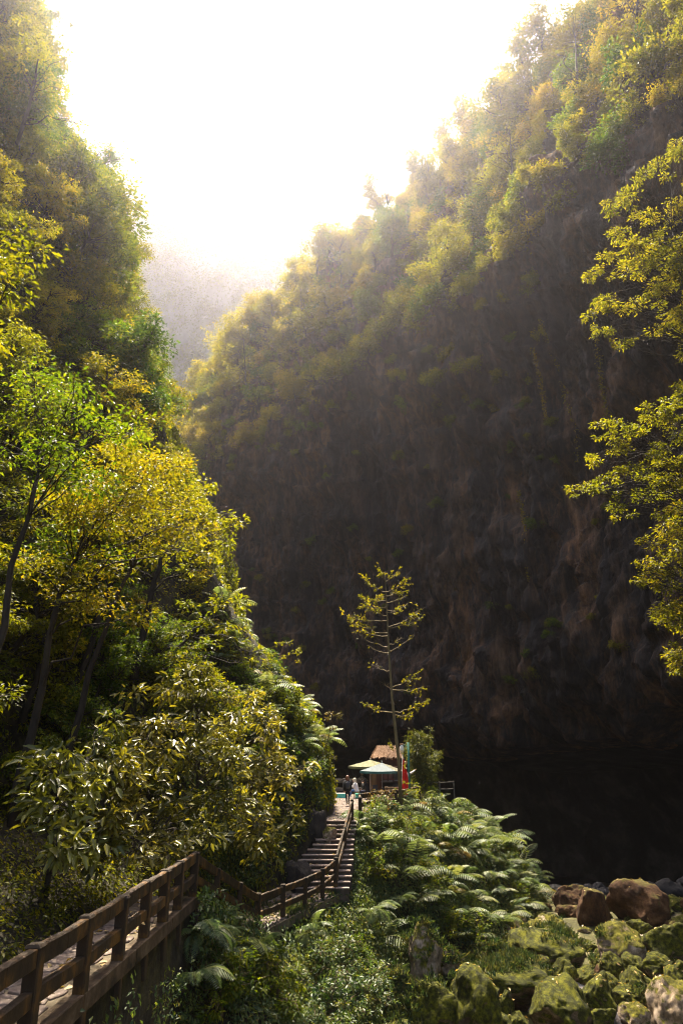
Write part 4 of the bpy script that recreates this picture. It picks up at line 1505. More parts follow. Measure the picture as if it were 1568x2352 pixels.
# woman walking away
J = dict(STAND, ell=(-0.23, -0.10, 1.11), wrl=(-0.20, 0.0, 0.88), elr=(0.23, 0.0, 1.10), wrr=(0.20, 0.12, 0.90),
         knl=(-0.07, 0.10, 0.49), anl=(-0.05, 0.02, 0.12), tol=(-0.06, 0.15, 0.04), knr=(0.08, 0.0, 0.48), anr=(0.06, -0.06, 0.09), tor=(0.08, 0.08, 0.03), head=(0, 0.035, 1.56))
p = at(798, 1850, 46.4)
t = build_person('woman with long brown hair in black clothes walking away across the terrace', (p[0], 46.4, 7.02), R(2), J, [M['skin'], M['cloth_black'], M['cloth_black'], M['sole']], (M['hair_brown'], 0.36), scale=1.03)
jacket(t, J, M['cloth_black'], 0.9, 1.3)
bagp = link('backpack', MB().box((0, -0.20, 1.16), (0.30, 0.16, 0.40), bev=0.05).mesh('backpack', M['cloth_charcoal'], True), t)
link('strap', MB().tube([(-0.12, -0.14, 1.36), (-0.12, 0.0, 1.42), (-0.13, 0.14, 1.30)], 0.018, 6).tube([(0.12, -0.14, 1.36), (0.12, 0.0, 1.42), (0.13, 0.14, 1.30)], 0.018, 6).mesh('strap', M['cloth_charcoal'], True), bagp)
# seated figures; forward = +y, seat height 0.45
SIT = dict(pelvis=(0, 0, 0.53), waist=(0, 0.03, 0.66), chest=(0, 0.07, 0.84), collar=(0, 0.11, 0.98), neck=(0, 0.13, 1.05), head=(0, 0.17, 1.17), face=(0, 1, -0.25),
           shl=(-0.17, 0.10, 0.96), shr=(0.17, 0.10, 0.96), ell=(-0.21, 0.20, 0.72), elr=(0.21, 0.20, 0.72), wrl=(-0.08, 0.40, 0.80), wrr=(0.08, 0.40, 0.80),
           hipl=(-0.09, 0.04, 0.50), hipr=(0.09, 0.04, 0.50), knl=(-0.11, 0.46, 0.50), knr=(0.12, 0.44, 0.47), anl=(-0.11, 0.42, 0.09), anr=(0.14, 0.52, 0.09), tol=(-0.12, 0.58, 0.03), tor=(0.15, 0.68, 0.03))


def stool(x, y, label):
    t = thing('stool', label, 'stool', (x, y, 7.01))
    link('seat', MB().box((0, 0, 0.42), (0.42, 0.42, 0.05), bev=0.012).mesh('seat', M['timber_warm']), t)
    for sx in (-1, 1):
        for sy in (-1, 1):
            link('leg', MB().beam((0.16 * sx, 0.16 * sy, 0.395), (0.18 * sx, 0.18 * sy, 0), 0.045, 0.045, up=(1, 0, 0)).mesh('leg', M['timber_warm']), t)


xw = float(at(819, 1825, 54)[0])
stool(xw, 54.2, 'low wooden stool under the person in the white jacket')
t = build_person('seated person in a white jacket and blue jeans, bent over something in hand', (xw, 54.2, 7.02), R(72), SIT, [M['skin'], M['cloth_white'], M['denim'], M['sole']], (M['cloth_cream'], 0.12), 'people sitting on the terrace', 1.04, hat=True)
jacket(t, SIT, M['cloth_white'], 0.7, 1.35)
xb = float(at(844, 1825, 53.6)[0])
stool(xb, 53.6, 'low wooden stool under the person in black')
J = dict(SIT, wrl=(-0.05, 0.33, 0.98), wrr=(0.1, 0.42, 0.62), ell=(-0.2, 0.26, 0.76))
t = build_person('seated person with long black hair in black, one hand raised to the face', (xb, 53.6, 7.02), R(78), J, [M['skin'], M['cloth_black'], M['cloth_navy'], M['sole']], (M['hair_black'], 0.40), 'people sitting on the terrace', 1.04)
jacket(t, J, M['cloth_black'], 0.8, 1.4)
# man pointing
J = dict(STAND, face=(0.5, 1, 0), elr=(0.34, 0.14, 1.42), wrr=(0.55, 0.22, 1.56), wrl=(-0.12, 0.12, 0.92))
pm = at(934, 1790, 50.8)
t = thing('stone_step', 'rough stone block on the terrace edge under the man in the white shirt', 'block', (pm[0], 50.8, 7.0))
link('block', MB().box((0, 0, 0.19), (0.7, 0.6, 0.38), bev=0.05).mesh('stone_block', M['rock_dark']), t)
t = build_person('man in a white shirt stretching out one arm behind the lamp post', (pm[0], 50.8, 7.385), R(-4), J, [M['skin'], M['cloth_white'], M['cloth_charcoal'], M['metal_dark']], (M['hair_black'], 0.02), scale=1.03)
jacket(t, J, M['cloth_white'], 0.5, 1.15, name='shirt')

# ------------------------------------------------------------------ trees with a shape of their own
def px_tree(name, label, cat, trunk, Y, pads, L, bark, leafm, r0, group=None, aspect=0.45, six=False, dj=1.2, n0=110, root=None, jit=0.45, droop=0.15, limb_r=0.4, limb_from=0.2, fill=0):
    """A tree whose trunk and leaf pads stand where the photograph shows them, spread in depth round Y."""
    tp = [at(x, y, Y + 0.2 * k) for k, (x, y) in enumerate(trunk)]
    if root is not None:
        tp = [np.asarray(root, float)] + tp
    base = tp[0]
    n = max(8, len(tp) * 2)
    s = np.linspace(0, len(tp) - 1, n)
    tr = np.stack([np.interp(s, range(len(tp)), [q_[i] for q_ in tp]) for i in range(3)], -1)
    tr[1:-1] += rnd(n - 2, 0.05)
    pl = []
    k_ = float(project(base + np.array([0.0, 0, 3]))[2])
    for pd in list(pads):
        for _ in range(fill):
            a = random.uniform(0, 6.28)
            q_ = pd[2] * random.uniform(0.7, 1.4) * k_
            pads.append((pd[0] + math.cos(a) * q_ * 1.1 + 12, pd[1] + math.sin(a) * q_ * 0.6, pd[2] * random.uniform(0.45, 0.8)))
    for pd in pads:
        x, y, r_ = pd[:3]
        dz = random.uniform(-dj, dj)
        c = at(x, y, Y + dz) - base
        pl.append((c, r_, r_ * (pd[4] if len(pd) > 4 else 0.4), int(n0 * r_ * r_ * (pd[3] if len(pd) > 3 else 1.0)) + 12, random.uniform(0.3, 0.75)))
    me = tree_meshes(name, tr - base, r0, pl, L, bark, leafm, aspect=aspect, six=six, jit=jit, droop=droop, limb_r=limb_r, limb_from=limb_from)
    return place_tree(me, name, label, cat, base, group)


def blob_pads(x0, y0, x1, y1, n, r_, dens=1.0):
    """Pads filling an ellipse given by its corners."""
    out = []
    for _ in range(n):
        a, q_ = random.uniform(0, 6.28), math.sqrt(random.random())
        out.append(((x0 + x1) / 2 + math.cos(a) * q_ * (x1 - x0) / 2, (y0 + y1) / 2 + math.sin(a) * q_ * (y1 - y0) / 2, r_ * random.uniform(0.7, 1.3), dens))
    return out


BK = M['bark']
px_tree('leaning_tree', 'tall tree with a slim dark trunk leaning right, long branch reaching over the dark cave', 'tree',
        [(308, 1560), (330, 1440), (352, 1350), (372, 1290), (385, 1200), (400, 1100)], 27,
        [(470, 1120, 0.8), (505, 1190, 0.75), (535, 1210, 0.7), (552, 1195, 0.45), (520, 1245, 0.6), (430, 1170, 0.8), (385, 1100, 0.8), (340, 1150, 0.9), (450, 1240, 0.8), (400, 1260, 0.8), (300, 1200, 0.9),
         (350, 1290, 0.8), (250, 1180, 0.9), (440, 1310, 0.6), (280, 1300, 0.9), (420, 1070, 0.7), (330, 1060, 0.8), (480, 1285, 0.5)], 0.24, BK, M['leaf_gold'], 0.17, n0=135, limb_r=0.3)
px_tree('low_tree', 'low spreading tree with golden leaves at the edge of the dark cave, above the ferns', 'tree',
        [(350, 1580), (390, 1510), (440, 1450), (480, 1420)], 29,
        [(500, 1385, 0.65), (545, 1385, 0.6), (565, 1400, 0.4), (470, 1430, 0.7), (430, 1390, 0.7), (520, 1440, 0.6), (480, 1480, 0.6), (550, 1470, 0.4), (595, 1500, 0.35), (575, 1520, 0.35), (410, 1440, 0.6), (440, 1490, 0.6)],
        0.24, BK, M['leaf_olive'], 0.10, n0=130, limb_r=0.35)
px_tree('slanting_tree', 'dark trunked tree slanting to the right left of the tall leaning tree', 'tree',
        [(150, 1640), (200, 1500), (240, 1370), (290, 1260), (330, 1180)], 24,
        blob_pads(140, 1060, 400, 1330, 22, 0.8), 0.22, BK, M['leaf_olive'], 0.14, n0=120)
px_tree('thin_tree', 'thin dark tree with a bare lower trunk near the left edge of the photo', 'tree',
        [(50, 1660), (85, 1540), (120, 1400), (165, 1290)], 21, blob_pads(20, 1120, 260, 1360, 18, 0.75), 0.20, BK, M['leaf_green'], 0.11, n0=120)
px_tree('round_tree', 'rounded bright yellow green tree halfway up the left hillside', 'tree',
        [(150, 1330), (180, 1220), (200, 1120)], 30, blob_pads(90, 990, 330, 1230, 26, 0.9), 0.24, BK, M['leaf_gold'], 0.14, n0=120)
px_tree('tall_green_tree', 'tall deep green tree standing out against the misty gorge on the left', 'tree',
        [(170, 760), (190, 640), (215, 540), (240, 440)], 41, blob_pads(170, 370, 320, 700, 38, 1.15), 0.32, BK, M['leaf_green'], 0.20, n0=75)
px_tree('bright_tree', 'bright green tree sprawling over the dark rock high on the left hillside', 'tree',
        [(40, 860), (90, 790), (150, 760)], 33, blob_pads(20, 720, 290, 870, 26, 1.0), 0.28, BK, M['leaf_green'], 0.15, n0=90)
px_tree('edge_tree', 'airy tree with drooping sprays against the white sky at top left', 'tree',
        [(40, 330), (70, 230), (90, 130)], 30, blob_pads(20, 20, 130, 210, 12, 0.8, 0.7) + [(140, 70, 0.4, 0.5), (160, 130, 0.35, 0.5), (150, 200, 0.4, 0.5), (190, 290, 0.4, 0.6)], 0.24, BK, M['leaf_gold'], 0.13, n0=80)
px_tree('sparse_tree', 'thin pale tree with sparse twigs reaching into the white mist on the left skyline', 'tree',
        [(150, 480), (190, 400), (230, 350)], 46, [(215, 330, 0.8, 0.5), (250, 340, 0.8, 0.4), (285, 345, 0.7, 0.3), (310, 360, 0.6, 0.3), (180, 330, 0.8, 0.6), (160, 290, 0.7, 0.6)], 0.28, BK, M['leaf_gold'], 0.12, n0=55)

# trees leaning out over the near path, added with extra leaf pads to shade it
for (tr_, Y, bp, mk, lab) in (
        ([(30, 1900), (70, 1650), (130, 1400), (220, 1200)], 15.5, blob_pads(130, 1010, 440, 1230, 24, 0.75, 0.9) + [(345, 1060, .7), (380, 1110, .75), (420, 1170, .75), (450, 1220, .7), (470, 1270, .6), (250, 1300, .8), (200, 1270, .8), (150, 1320, .8), (180, 1400, .7), (105, 1290, .75), (215, 1350, .75), (265, 1385, .75), (310, 1410, .7), (130, 1360, .7), (60, 1290, .7), (400, 1260, .8), (330, 1130, .8), (300, 1040, .7)], 'leaf_olive', 'dark trunked tree at the far left leaning out over the near path'),
        ([(140, 1830), (190, 1600), (260, 1400), (330, 1230)], 19.5, blob_pads(200, 1010, 470, 1280, 22, 0.8, 0.9), 'leaf_olive', 'slim tree behind the large leaved shrubs, golden crown over the path'),
        ([(-60, 2000), (-40, 1700), (20, 1350), (90, 1080)], 12.5, blob_pads(-60, 860, 330, 1120, 24, 0.7, 0.9), 'leaf_green', 'green tree at the left edge whose crown shades the near path'),
        ([(-160, 2100), (-200, 1500), (-150, 900), (-60, 620)], 10.5, blob_pads(-260, 480, 110, 860, 24, 0.7, 0.9), 'leaf_olive', 'olive tree at the left edge, nearest of all')):
    px_tree('shade_tree', lab, 'tree', tr_, Y, bp, 0.125, BK, M[mk], 0.12, n0=240, dj=1.6)

# trees along the right edge, rooted in the cliff
GR = 'trees leaning in from the right side of the gorge'
px_tree('overhanging_tree', 'large yellow green tree reaching in from the right edge, topmost of three', 'tree', [(1640, 860), (1590, 680), (1540, 520)], 42,
        [(1480, 400, 1.0), (1440, 450, 1.1), (1510, 380, 1.1), (1555, 350, 1.2), (1400, 480, 0.8), (1420, 540, 1.2), (1490, 500, 1.2), (1550, 470, 1.2), (1390, 590, 0.9), (1360, 630, 0.8), (1440, 620, 1.2), (1510, 580, 1.2),
         (1560, 560, 1.2), (1350, 725, 0.7), (1400, 700, 1.1), (1460, 700, 1.1), (1530, 660, 1.2), (1380, 770, 0.8), (1430, 790, 0.8), (1500, 760, 0.8), (1345, 640, 0.5), (1560, 720, 0.8), (1460, 560, 1.0)] + blob_pads(1480, 360, 1660, 840, 20, 1.0),
        0.25, BK, M['leaf_rim'], 0.24, None, fill=2, n0=150, root=(31.5, 44, 26), dj=2.2)
px_tree('overhanging_tree', 'golden tree with flat layered sprays reaching in from the right edge, middle of three', 'tree', [(1650, 1260), (1590, 1130), (1530, 1020)], 36,
        [(1400, 975, 0.7), (1440, 985, 0.8), (1375, 1005, 0.5), (1420, 1030, 0.8), (1490, 960, 0.9), (1540, 930, 0.9), (1565, 890, 0.8), (1345, 1115, 0.55), (1310, 1125, 0.45), (1375, 1120, 0.7), (1450, 1075, 0.8), (1510, 1040, 0.9),
         (1555, 1000, 0.9), (1415, 1165, 0.7), (1480, 1140, 0.9), (1550, 1100, 1.0), (1365, 1060, 0.6), (1390, 1090, 0.5), (1520, 1180, 0.8)] + blob_pads(1500, 900, 1660, 1200, 14, 0.8),
        0.21, BK, M['leaf_gold'], 0.2, None, fill=2, n0=230, root=(32.5, 38, 13), dj=1.5)
px_tree('overhanging_tree', 'olive green tree with drooping boughs at the right edge, lowest of three', 'tree', [(1690, 1520), (1630, 1350), (1580, 1220)], 32,
        [(1560, 1170, 0.8), (1530, 1215, 0.8), (1500, 1250, 0.7), (1555, 1270, 0.8), (1495, 1320, 0.7), (1460, 1335, 0.5), (1540, 1350, 0.8), (1520, 1410, 0.8), (1560, 1430, 0.8), (1550, 1500, 0.6), (1565, 1540, 0.5), (1480, 1290, 0.5), (1535, 1300, 0.8)] + blob_pads(1530, 1150, 1660, 1560, 14, 0.7),
        0.18, BK, M['leaf_olive'], 0.18, None, fill=2, n0=240, root=(33, 34, 8), dj=1.3)
# bigger trees on the skyline in the middle
for (x, y, Y, w, h_, mk, lab) in ((780, 590, 116, 110, 190, 'leaf_green', 'tall dark green tree on the cliff top in the middle of the skyline'),
                                  (560, 800, 130, 190, 180, 'leaf_rimgold', 'wide round pale yellow tree at the left end of the cliff top'),
                                  (1080, 460, 84, 190, 140, 'leaf_rimgold', 'golden round topped tree on the cliff edge right of the bright sky'),
                                  (890, 610, 108, 130, 150, 'leaf_rim', 'pale tree right of the tall dark green skyline tree'),
                                  (690, 690, 120, 130, 150, 'leaf_rimgold', 'pale yellow skyline tree left of the tall dark green one'),
                                  (1170, 330, 74, 130, 170, 'leaf_rim', 'see through pale tree on the right skyline below the airy tallest tree'),
                                  (1320, 110, 62, 110, 220, 'leaf_rim', 'airy tall tree with gaps of white sky at top right')):
    px_tree('skyline_tree', lab, 'tree', [(x + 10, y + h_ * 0.75), (x + 4, y + h_ * 0.3), (x, y - h_ * 0.1)], Y, blob_pads(x - w / 2, y - h_ / 2, x + w / 2, y + h_ / 2, 26, 0.016 * Y, 0.55), 0.0042 * Y, BK, M[mk], 0.25, n0=4200 / Y ** 1.15 * 0.35, dj=2.5)

# the slender tree beside the hut
TY = 45.8
def zt(X, Yc): return at(746.2 + X * 0.2197, 1291.5 + Yc * 0.2197, TY)
tr = [at(921, 1858, TY), at(916, 1751, TY), at(908, 1680, TY), at(900, 1600, TY), at(893, 1501, TY), at(889, 1420, TY), at(885, 1342, TY), at(884, 1312, TY)]
base = tr[0].copy()
t = thing('slender_tree', 'tall slender young tree with sparse tiers of lit leaves against the dark cave', 'tree', base)
link('trunk', MB().tube(np.array(tr) - base, [0.125, 0.11, 0.098, 0.082, 0.066, 0.048, 0.026, 0.010], 9).mesh('trunk', M['bark_pale'], True), t)
BR = [((632, 200), (560, 100), 1), ((632, 200), (740, 110), 1), ((630, 310), (410, 215), 1.2), ((630, 310), (815, 230), 1.2), ((640, 400), (385, 385), 1), ((640, 420), (845, 355), .25), ((635, 470), (380, 450), .9),
      ((640, 500), (850, 430), .3), ((632, 350), (760, 330), 1.3), ((632, 350), (540, 340), 1.3), ((640, 530), (760, 500), 1), ((640, 560), (440, 480), .9), ((650, 610), (205, 575), .7), ((655, 680), (1015, 460), .5), ((660, 690), (1010, 570), .7),
      ((655, 770), (320, 685), .4), ((655, 740), (260, 640), .8), ((665, 890), (325, 750), .06), ((675, 930), (880, 785), .1), ((665, 950), (440, 845), .02), ((665, 860), (790, 775), .05), ((680, 1130), (480, 1030), .15),
      ((690, 1330), (620, 1275), 0), ((695, 1330), (1050, 1285), .7), ((700, 1310), (940, 1180), .8), ((710, 1570), (420, 1470), .8), ((720, 1560), (1065, 1440), 1), ((730, 1590), (945, 1580), .7), ((765, 1960), (700, 1900), .5)]
lv = []
for a, b, d in BR:
    A, B = zt(*a) - base, zt(*b) - base
    B[1] += random.uniform(-1.4, 1.4)
    pts = curve_pts(A, B, -0.07, 7, 0.05)
    L = np.linalg.norm(B - A)
    mb = MB().tube(pts, np.linspace(0.022 + 0.008 * L, 0.006, 7), 4, cap=False)
    tw = []
    for _ in range(int(5 + L * 4)):
        s = random.uniform(0.3, 0.98)
        p = np.array([np.interp(s, np.linspace(0, 1, 7), pts[:, k]) for k in range(3)])
        e = p + (B - A) / L * random.uniform(0.15, 0.5) + rnd(1, 0.16)[0] + np.array([0, 0, 0.08])
        mb.tube([p, (p + e) / 2 + rnd(1, 0.02)[0], e], [0.008, 0.006, 0.004], 3, cap=False)
        tw.append((p, e))
    link('branch', mb.mesh('branch', M['bark_pale']), t)
    n = int(d * (26 + 34 * L))
    if n:
        k = RNG.integers(0, len(tw), n)
        s = RNG.uniform(0.2, 1.05, n)[:, None]
        P0, P1 = np.array([w[0] for w in tw])[k], np.array([w[1] for w in tw])[k]
        P = P0 + (P1 - P0) * s
        lv.append(leaf_arrays(P, (P1 - P0) + rnd(n, 0.25) + np.array([0, 0, -0.12]), np.tile([0, 0, 1.0], (n, 1)) + rnd(n, 0.5), RNG.uniform(0.13, 0.24, n), RNG.uniform(0.06, 0.11, n), RNG.uniform(0.2, 1, n), 0.2, 0.15))
V, F, T = join_leaves(lv)
link('crown', mesh_from('crown', V, F, [M['leaf_olive']], False, T), t)

# bamboo
BY = 53.5
bb = at(972, 1812, BY)
t = thing('bamboo', 'feathery bamboo clump right of the lamp post against the dark cave', 'bamboo', (bb[0], BY, 6.6))
mb = MB()
lv = []
for k in range(17):
    a = random.uniform(0, 6.28)
    foot = np.array([random.uniform(-0.5, 0.6), random.uniform(-0.5, 0.5), 0])
    h = random.uniform(3.2, 6.0)
    sp_ = np.array([math.cos(a), math.sin(a), 0]) * random.uniform(0.2, 1.2)
    s = np.linspace(0, 1, 8)[:, None]
    pts = foot + np.array([0, 0, h]) * s * (1 - 0.12 * s * s) + sp_ * s ** 2.2
    link('culm', MB().tube(pts, np.linspace(0.022, 0.006, 8), 5).mesh('culm', M['bamboo_leaf']), t)
    for j in range(34):
        q_ = random.uniform(0.12, 1.0) ** 0.8
        p = np.array([np.interp(q_, s[:, 0], pts[:, i]) for i in range(3)])
        d = unit(np.array([random.gauss(0, 1), random.gauss(0, 1), 0.1])) * random.uniform(0.2, 0.75) * (1.15 - 0.6 * q_)
        n = 13
        P = p + d * RNG.uniform(0.4, 1.1, n)[:, None] + rnd(n, 0.07)
        lv.append(leaf_arrays(P, d * 1.2 + rnd(n, 0.22) + np.array([0, 0, -0.28]), np.tile([0, 0, 1.0], (n, 1)) + rnd(n, 0.5), RNG.uniform(0.20, 0.36, n), RNG.uniform(0.035, 0.055, n), RNG.uniform(0.1, 0.9, n), 0.15, 0.1))
V, F, T = join_leaves(lv)
link('foliage', mesh_from('foliage', V, F, [M['bamboo_leaf']], False, T), t)

# saplings and shrubs by the stairs
px_tree('sapling', 'small bare stemmed sapling with yellow tufts on the ferny ridge before the cave', 'sapling', [(648, 1612), (655, 1560), (662, 1520), (655, 1480)], 37,
        [(640, 1480, 0.32), (660, 1475, 0.3), (672, 1500, 0.35), (690, 1515, 0.25), (625, 1500, 0.3), (612, 1515, 0.3), (645, 1510, 0.3), (620, 1545, 0.35), (622, 1570, 0.3), (688, 1490, 0.2)], 0.17, M['stem'], M['leaf_gold'], 0.04, n0=170, dj=0.4, aspect=0.32, limb_r=0.5)
px_tree('sapling', 'pale dry sapling leaning right at the end of the ferny ridge', 'sapling', [(742, 1740), (752, 1700), (766, 1665)], 39,
        [(760, 1640, 0.35), (775, 1645, 0.3), (748, 1650, 0.3), (785, 1640, 0.22), (765, 1670, 0.25), (768, 1742, 0.2)], 0.16, M['stem'], M['leaf_dry'], 0.04, n0=190, dj=0.4, limb_r=0.5)
px_tree('dry_shrub', 'dry shrub with bare stems and brown yellow leaves in front of the terrace railing', 'shrub', [(878, 1880), (874, 1862), (868, 1846)], 42.6,
        blob_pads(846, 1808, 912, 1866, 22, 0.33), 0.15, M['stem'], M['leaf_dry'], 0.035, n0=150, dj=0.5, limb_r=0.6)
px_tree('shrub', 'yellow leaved shrub at the foot of the teal lamp post', 'shrub', [(924, 1862), (926, 1840), (930, 1825)], 46.5,
        blob_pads(910, 1795, 965, 1850, 18, 0.33), 0.15, M['stem'], M['leaf_gold'], 0.03, n0=130, dj=0.6, limb_r=0.6)

# the large leaved shrubs hanging over the path
POLY = [(90, 1760), (230, 1650), (330, 1580), (440, 1545), (560, 1590), (660, 1660), (700, 1760), (690, 1850), (640, 1960), (560, 1985), (450, 1960), (300, 2000), (120, 1960)]


def inside(x, y, poly):
    c = False
    for i in range(len(poly)):
        (x1, y1), (x2, y2) = poly[i], poly[i - 1]
        if (y1 > y) != (y2 > y) and x < (x2 - x1) * (y - y1) / (y2 - y1) + x1:
            c = not c
    return c


SHR = [(250, 'large leaved shrub overhanging the shady near path, darkest and furthest left'), (420, 'large leaved shrub with pale glossy leaves, second from the left above the path'),
       (560, 'sunlit large leaved shrub with whitish glossy leaves below the ferny ridge'), (720, 'large leaved shrub nearest the stone staircase')]
big_leaf = []
for k in range(3):
    v, f, tn = leaf_arrays(np.zeros((1, 3)), np.array([[1.0, 0, 0]]), np.array([[0, 0, 1.0]]), 0.30, 0.125, [0.35 + 0.25 * k], 0.10 + 0.1 * k, 0.12, True)
    big_leaf.append(mesh_from('large_leaf', v, f, [M['leaf_big']], True, tn))
x_prev = 60
for xm, lab in SHR:
    pads = []
    while len(pads) < 34:
        x, y = random.uniform(x_prev, xm), random.uniform(1540, 2000)
        if inside(x, y, POLY):
            pads.append((x, y))
    x0, Ym = (x_prev + xm) / 2, float(np.interp((x_prev + xm) / 2, [100, 650], [15.5, 25.5]))
    foot = at(x0 - 40, 1990, Ym + 0.5)
    foot = np.array([float(xl(Ym)) - 0.9, Ym + 0.5, float(hill(Ym + 0.5, 0.9)[2]) - 0.1])
    base = foot
    pl = []
    for x, y in pads:
        Yp = float(np.interp(x, [100, 650], [15.5, 26.0])) + random.uniform(-1.2, 1.2) + (1750 - y) * 0.004
        c = at(x, y, Yp)
        pl.append((c - base, random.uniform(0.45, 0.8), random.uniform(0.3, 0.5), random.randint(34, 62), random.uniform(0.2, 0.8)))
    top = np.mean([q_[0] for q_ in pl], axis=0)
    tk = np.stack([top * s * 0.8 + np.array([-0.15, 0, 0.2]) * math.sin(s * 3) for s in np.linspace(0, 1, 7)])
    me = tree_meshes('large_leaved_shrub', tk, 0.07, pl, 0.24, M['bark'], M['leaf_big'], aspect=0.42, six=True, jit=0.42, limb_r=0.45, droop=0.25, lean=(0.25, -0.35, 0))
    t = place_tree(me, 'large_leaved_shrub', lab, 'shrub', base, 'large leaved shrubs beside the path')
    for j in range(60):
        c, r_, th_, _, _ = random.choice(pl)
        d = np.array([random.uniform(-1, 1), random.uniform(-1, 0.2), random.uniform(-0.6, 1)])
        d = unit(d)
        link('leaf', big_leaf[j % 3], t, c + d * np.array([r_, r_, th_]) * 0.9, (random.gauss(0, 0.35), random.gauss(0.35, 0.35), math.atan2(d[1], d[0]) + random.gauss(0, 0.4)), random.uniform(0.75, 1.15))
    x_prev = xm

# ------------------------------------------------------------------ ferns
def frond_mesh(L, pairs, arch, w, tone):
    """One arching feathery frond along +X."""
    n = 10
    s = np.linspace(0, 1, n)
    ax = np.stack([L * (s - 0.12 * s ** 3 * arch), np.zeros(n), L * (0.42 * s * (1 - s * 0.55) * 1.3 - 0.42 * arch * s ** 2.6)], -1)
    mb = MB().tube(ax, np.linspace(0.008, 0.002, n) * L, 3, cap=False)
    rv = np.concatenate(mb.v)
    rf_ = []
    for f in mb.f:
        rf_ += [[f[0], f[1], f[2]], [f[0], f[2], f[3]]]
    P, A, N, LL, TT = [], [], [], [], []
    for k in range(pairs):
        u = 0.14 + 0.85 * (k + 0.5) / pairs
        p = np.array([np.interp(u, s, ax[:, i]) for i in range(3)])
        q_ = np.array([np.interp(min(1, u + 0.03), s, ax[:, i]) for i in range(3)])
        tg = unit(q_ - p)
        ln = w * L * math.sin(math.pi * (0.10 + 0.9 * (1 - (u - 0.14) / 0.86) ** 0.75) * 0.55) * random.uniform(0.92, 1.08)
        up = np.array([-tg[2], 0, tg[0]])
        for sd in (-1, 1):
            P.append(p)
            A.append(np.array([0, sd, 0]) + tg * 0.42 - up * 0.12)
            N.append(up + np.array([0, sd * 0.15, 0]))
            LL.append(max(ln, 0.02))
            TT.append(tone + random.uniform(-.15, .15))
    LL = np.array(LL)
    v, f, tn = leaf_arrays(np.array(P), np.array(A), np.array(N), LL, np.minimum(0.30 * LL, 0.62 * L / pairs), np.clip(TT, 0, 1), 0.22, 0.10)
    return mesh_from('frond', np.concatenate([rv, v]), np.concatenate([np.array(rf_), f + len(rv)]), [M['fern']], False, np.concatenate([np.full(len(rv), 0.9), tn]))


FROND = [frond_mesh(1.0, 13, a, w, tn) for a, w, tn in ((0.6, 0.30, 0.4), (0.85, 0.33, 0.6), (0.45, 0.29, 0.8), (1.0, 0.31, 0.5))]
FINE = [frond_mesh(1.0, 30, a, w, tn) for a, w, tn in ((0.95, 0.25, 0.4), (1.2, 0.28, 0.6), (0.7, 0.24, 0.3))]

DEAD = FROND[3].copy()
DEAD.materials[0] = M['leaf_dry']


def fern(p, size, n, label, group, face=None, fronds=FROND, spread=math.pi * 2):
    t = thing('fern', label, 'fern', p, 0, group)
    a0 = random.uniform(0, 6.28) if face is None else face - spread / 2
    for k in range(n):
        a = a0 + spread * (k + random.uniform(-0.3, 0.3)) / n
        link('frond', random.choice(fronds) if random.random() > 0.06 or fronds is FINE else DEAD, t, (0, 0, 0), (random.gauss(0, 0.15), random.gauss(-0.25, 0.22), a), size * random.uniform(0.75, 1.15))
    return t


cand, inf = [], []
for _ in range(4000):
    Y, f = random.uniform(33, 53), random.uniform(0.03, 0.97)
    cand.append(slope(Y, f))
    inf.append((Y, f))
cand = np.array(cand)
keep = poisson(cand, np.full(len(cand), 1.1))
nf = 0
for i in keep:
    Y, f = inf[i]
    dn = vnoise(np.array([[cand[i][0] * 0.4, cand[i][1] * 0.4, 3.0]]), 21)[0]
    if (Y > 37.5 and dn > -0.35) or (Y <= 37.5 and dn > 0.25):
        if nf >= 235:
            break
        if in_view(cand[i], 0.05):
            nf += 1
            fern(cand[i] + np.array([0, 0, 0.25]), random.uniform(1.1, 2.5), random.randint(5, 7), 'pale green feathery fern on the mound right of the stone stairs', 'ferns on the mound right of the stairs')
cand, inf = [], []
for _ in range(1500):
    Y, d = random.uniform(31, 44), random.uniform(0.9, 6.5)
    cand.append(hill(Y, d))
    inf.append((Y, d))
cand = np.array(cand)
for i in poisson(cand, np.full(len(cand), 0.95))[:75]:
    if left_of_edge(cand[i] + np.array([0, 0, 0.3]), 0.4):
        fern(cand[i] + np.array([0.1, 0, 0.2]), random.uniform(1.0, 1.9), random.randint(6, 8), 'sunlit fern on the ridge left of the stone stairs', 'ferns on the ridge left of the stairs')
SYg, SFg = np.meshgrid(np.arange(12, 54, 0.12), np.arange(0.02, 1.0, 0.012), indexing='ij')
SPg = slope(SYg, SFg).reshape(-1, 3)
dS = SPg[:, 1] * CT + (SPg[:, 2] - 10) * ST
SPX, SPY = 784 + 1568 * SPg[:, 0] / dS, 1176 - 1568 * (-SPg[:, 1] * ST + (SPg[:, 2] - 10) * CT) / dS


def slope_at(x, y):
    return SPg[np.argmin((SPX - x) ** 2 + (SPY - y) ** 2)].copy()


NEARFERN = []
for (x, y, Y, s, fc, lab) in ((440, 2185, 17.0, 1.45, -0.6, 'fern with long pale fronds just below the near path railing'), (500, 2130, 18.2, 1.1, 0.1, 'bright green fern frond under the corner of the near path'),
                              (420, 2300, 16.2, 1.3, -1.2, 'blue green fern in the dark corner below the near path'), (515, 2235, 17.5, 1.6, -0.75, 'fern with two long striped fronds pointing down right'),
                              (575, 2230, 18.3, 1.2, -0.3, 'small fern right of the long striped fronds'), (850, 2125, 30.5, 1.5, -0.7, 'fern with one broad pale frond above the tall mossy boulder'),
                              (905, 2095, 32, 1.2, -0.8, 'small fern above the tall mossy boulder, in the dark hollow'), (700, 2170, 24, 1.2, -0.9, 'fern in the middle of the shady embankment')):
    p = slope_at(x, y)
    NEARFERN.append(p)
    fern(p + np.array([0.15, -0.1, 0.40]), s, 8, lab, None, fc, FINE, 3.4)

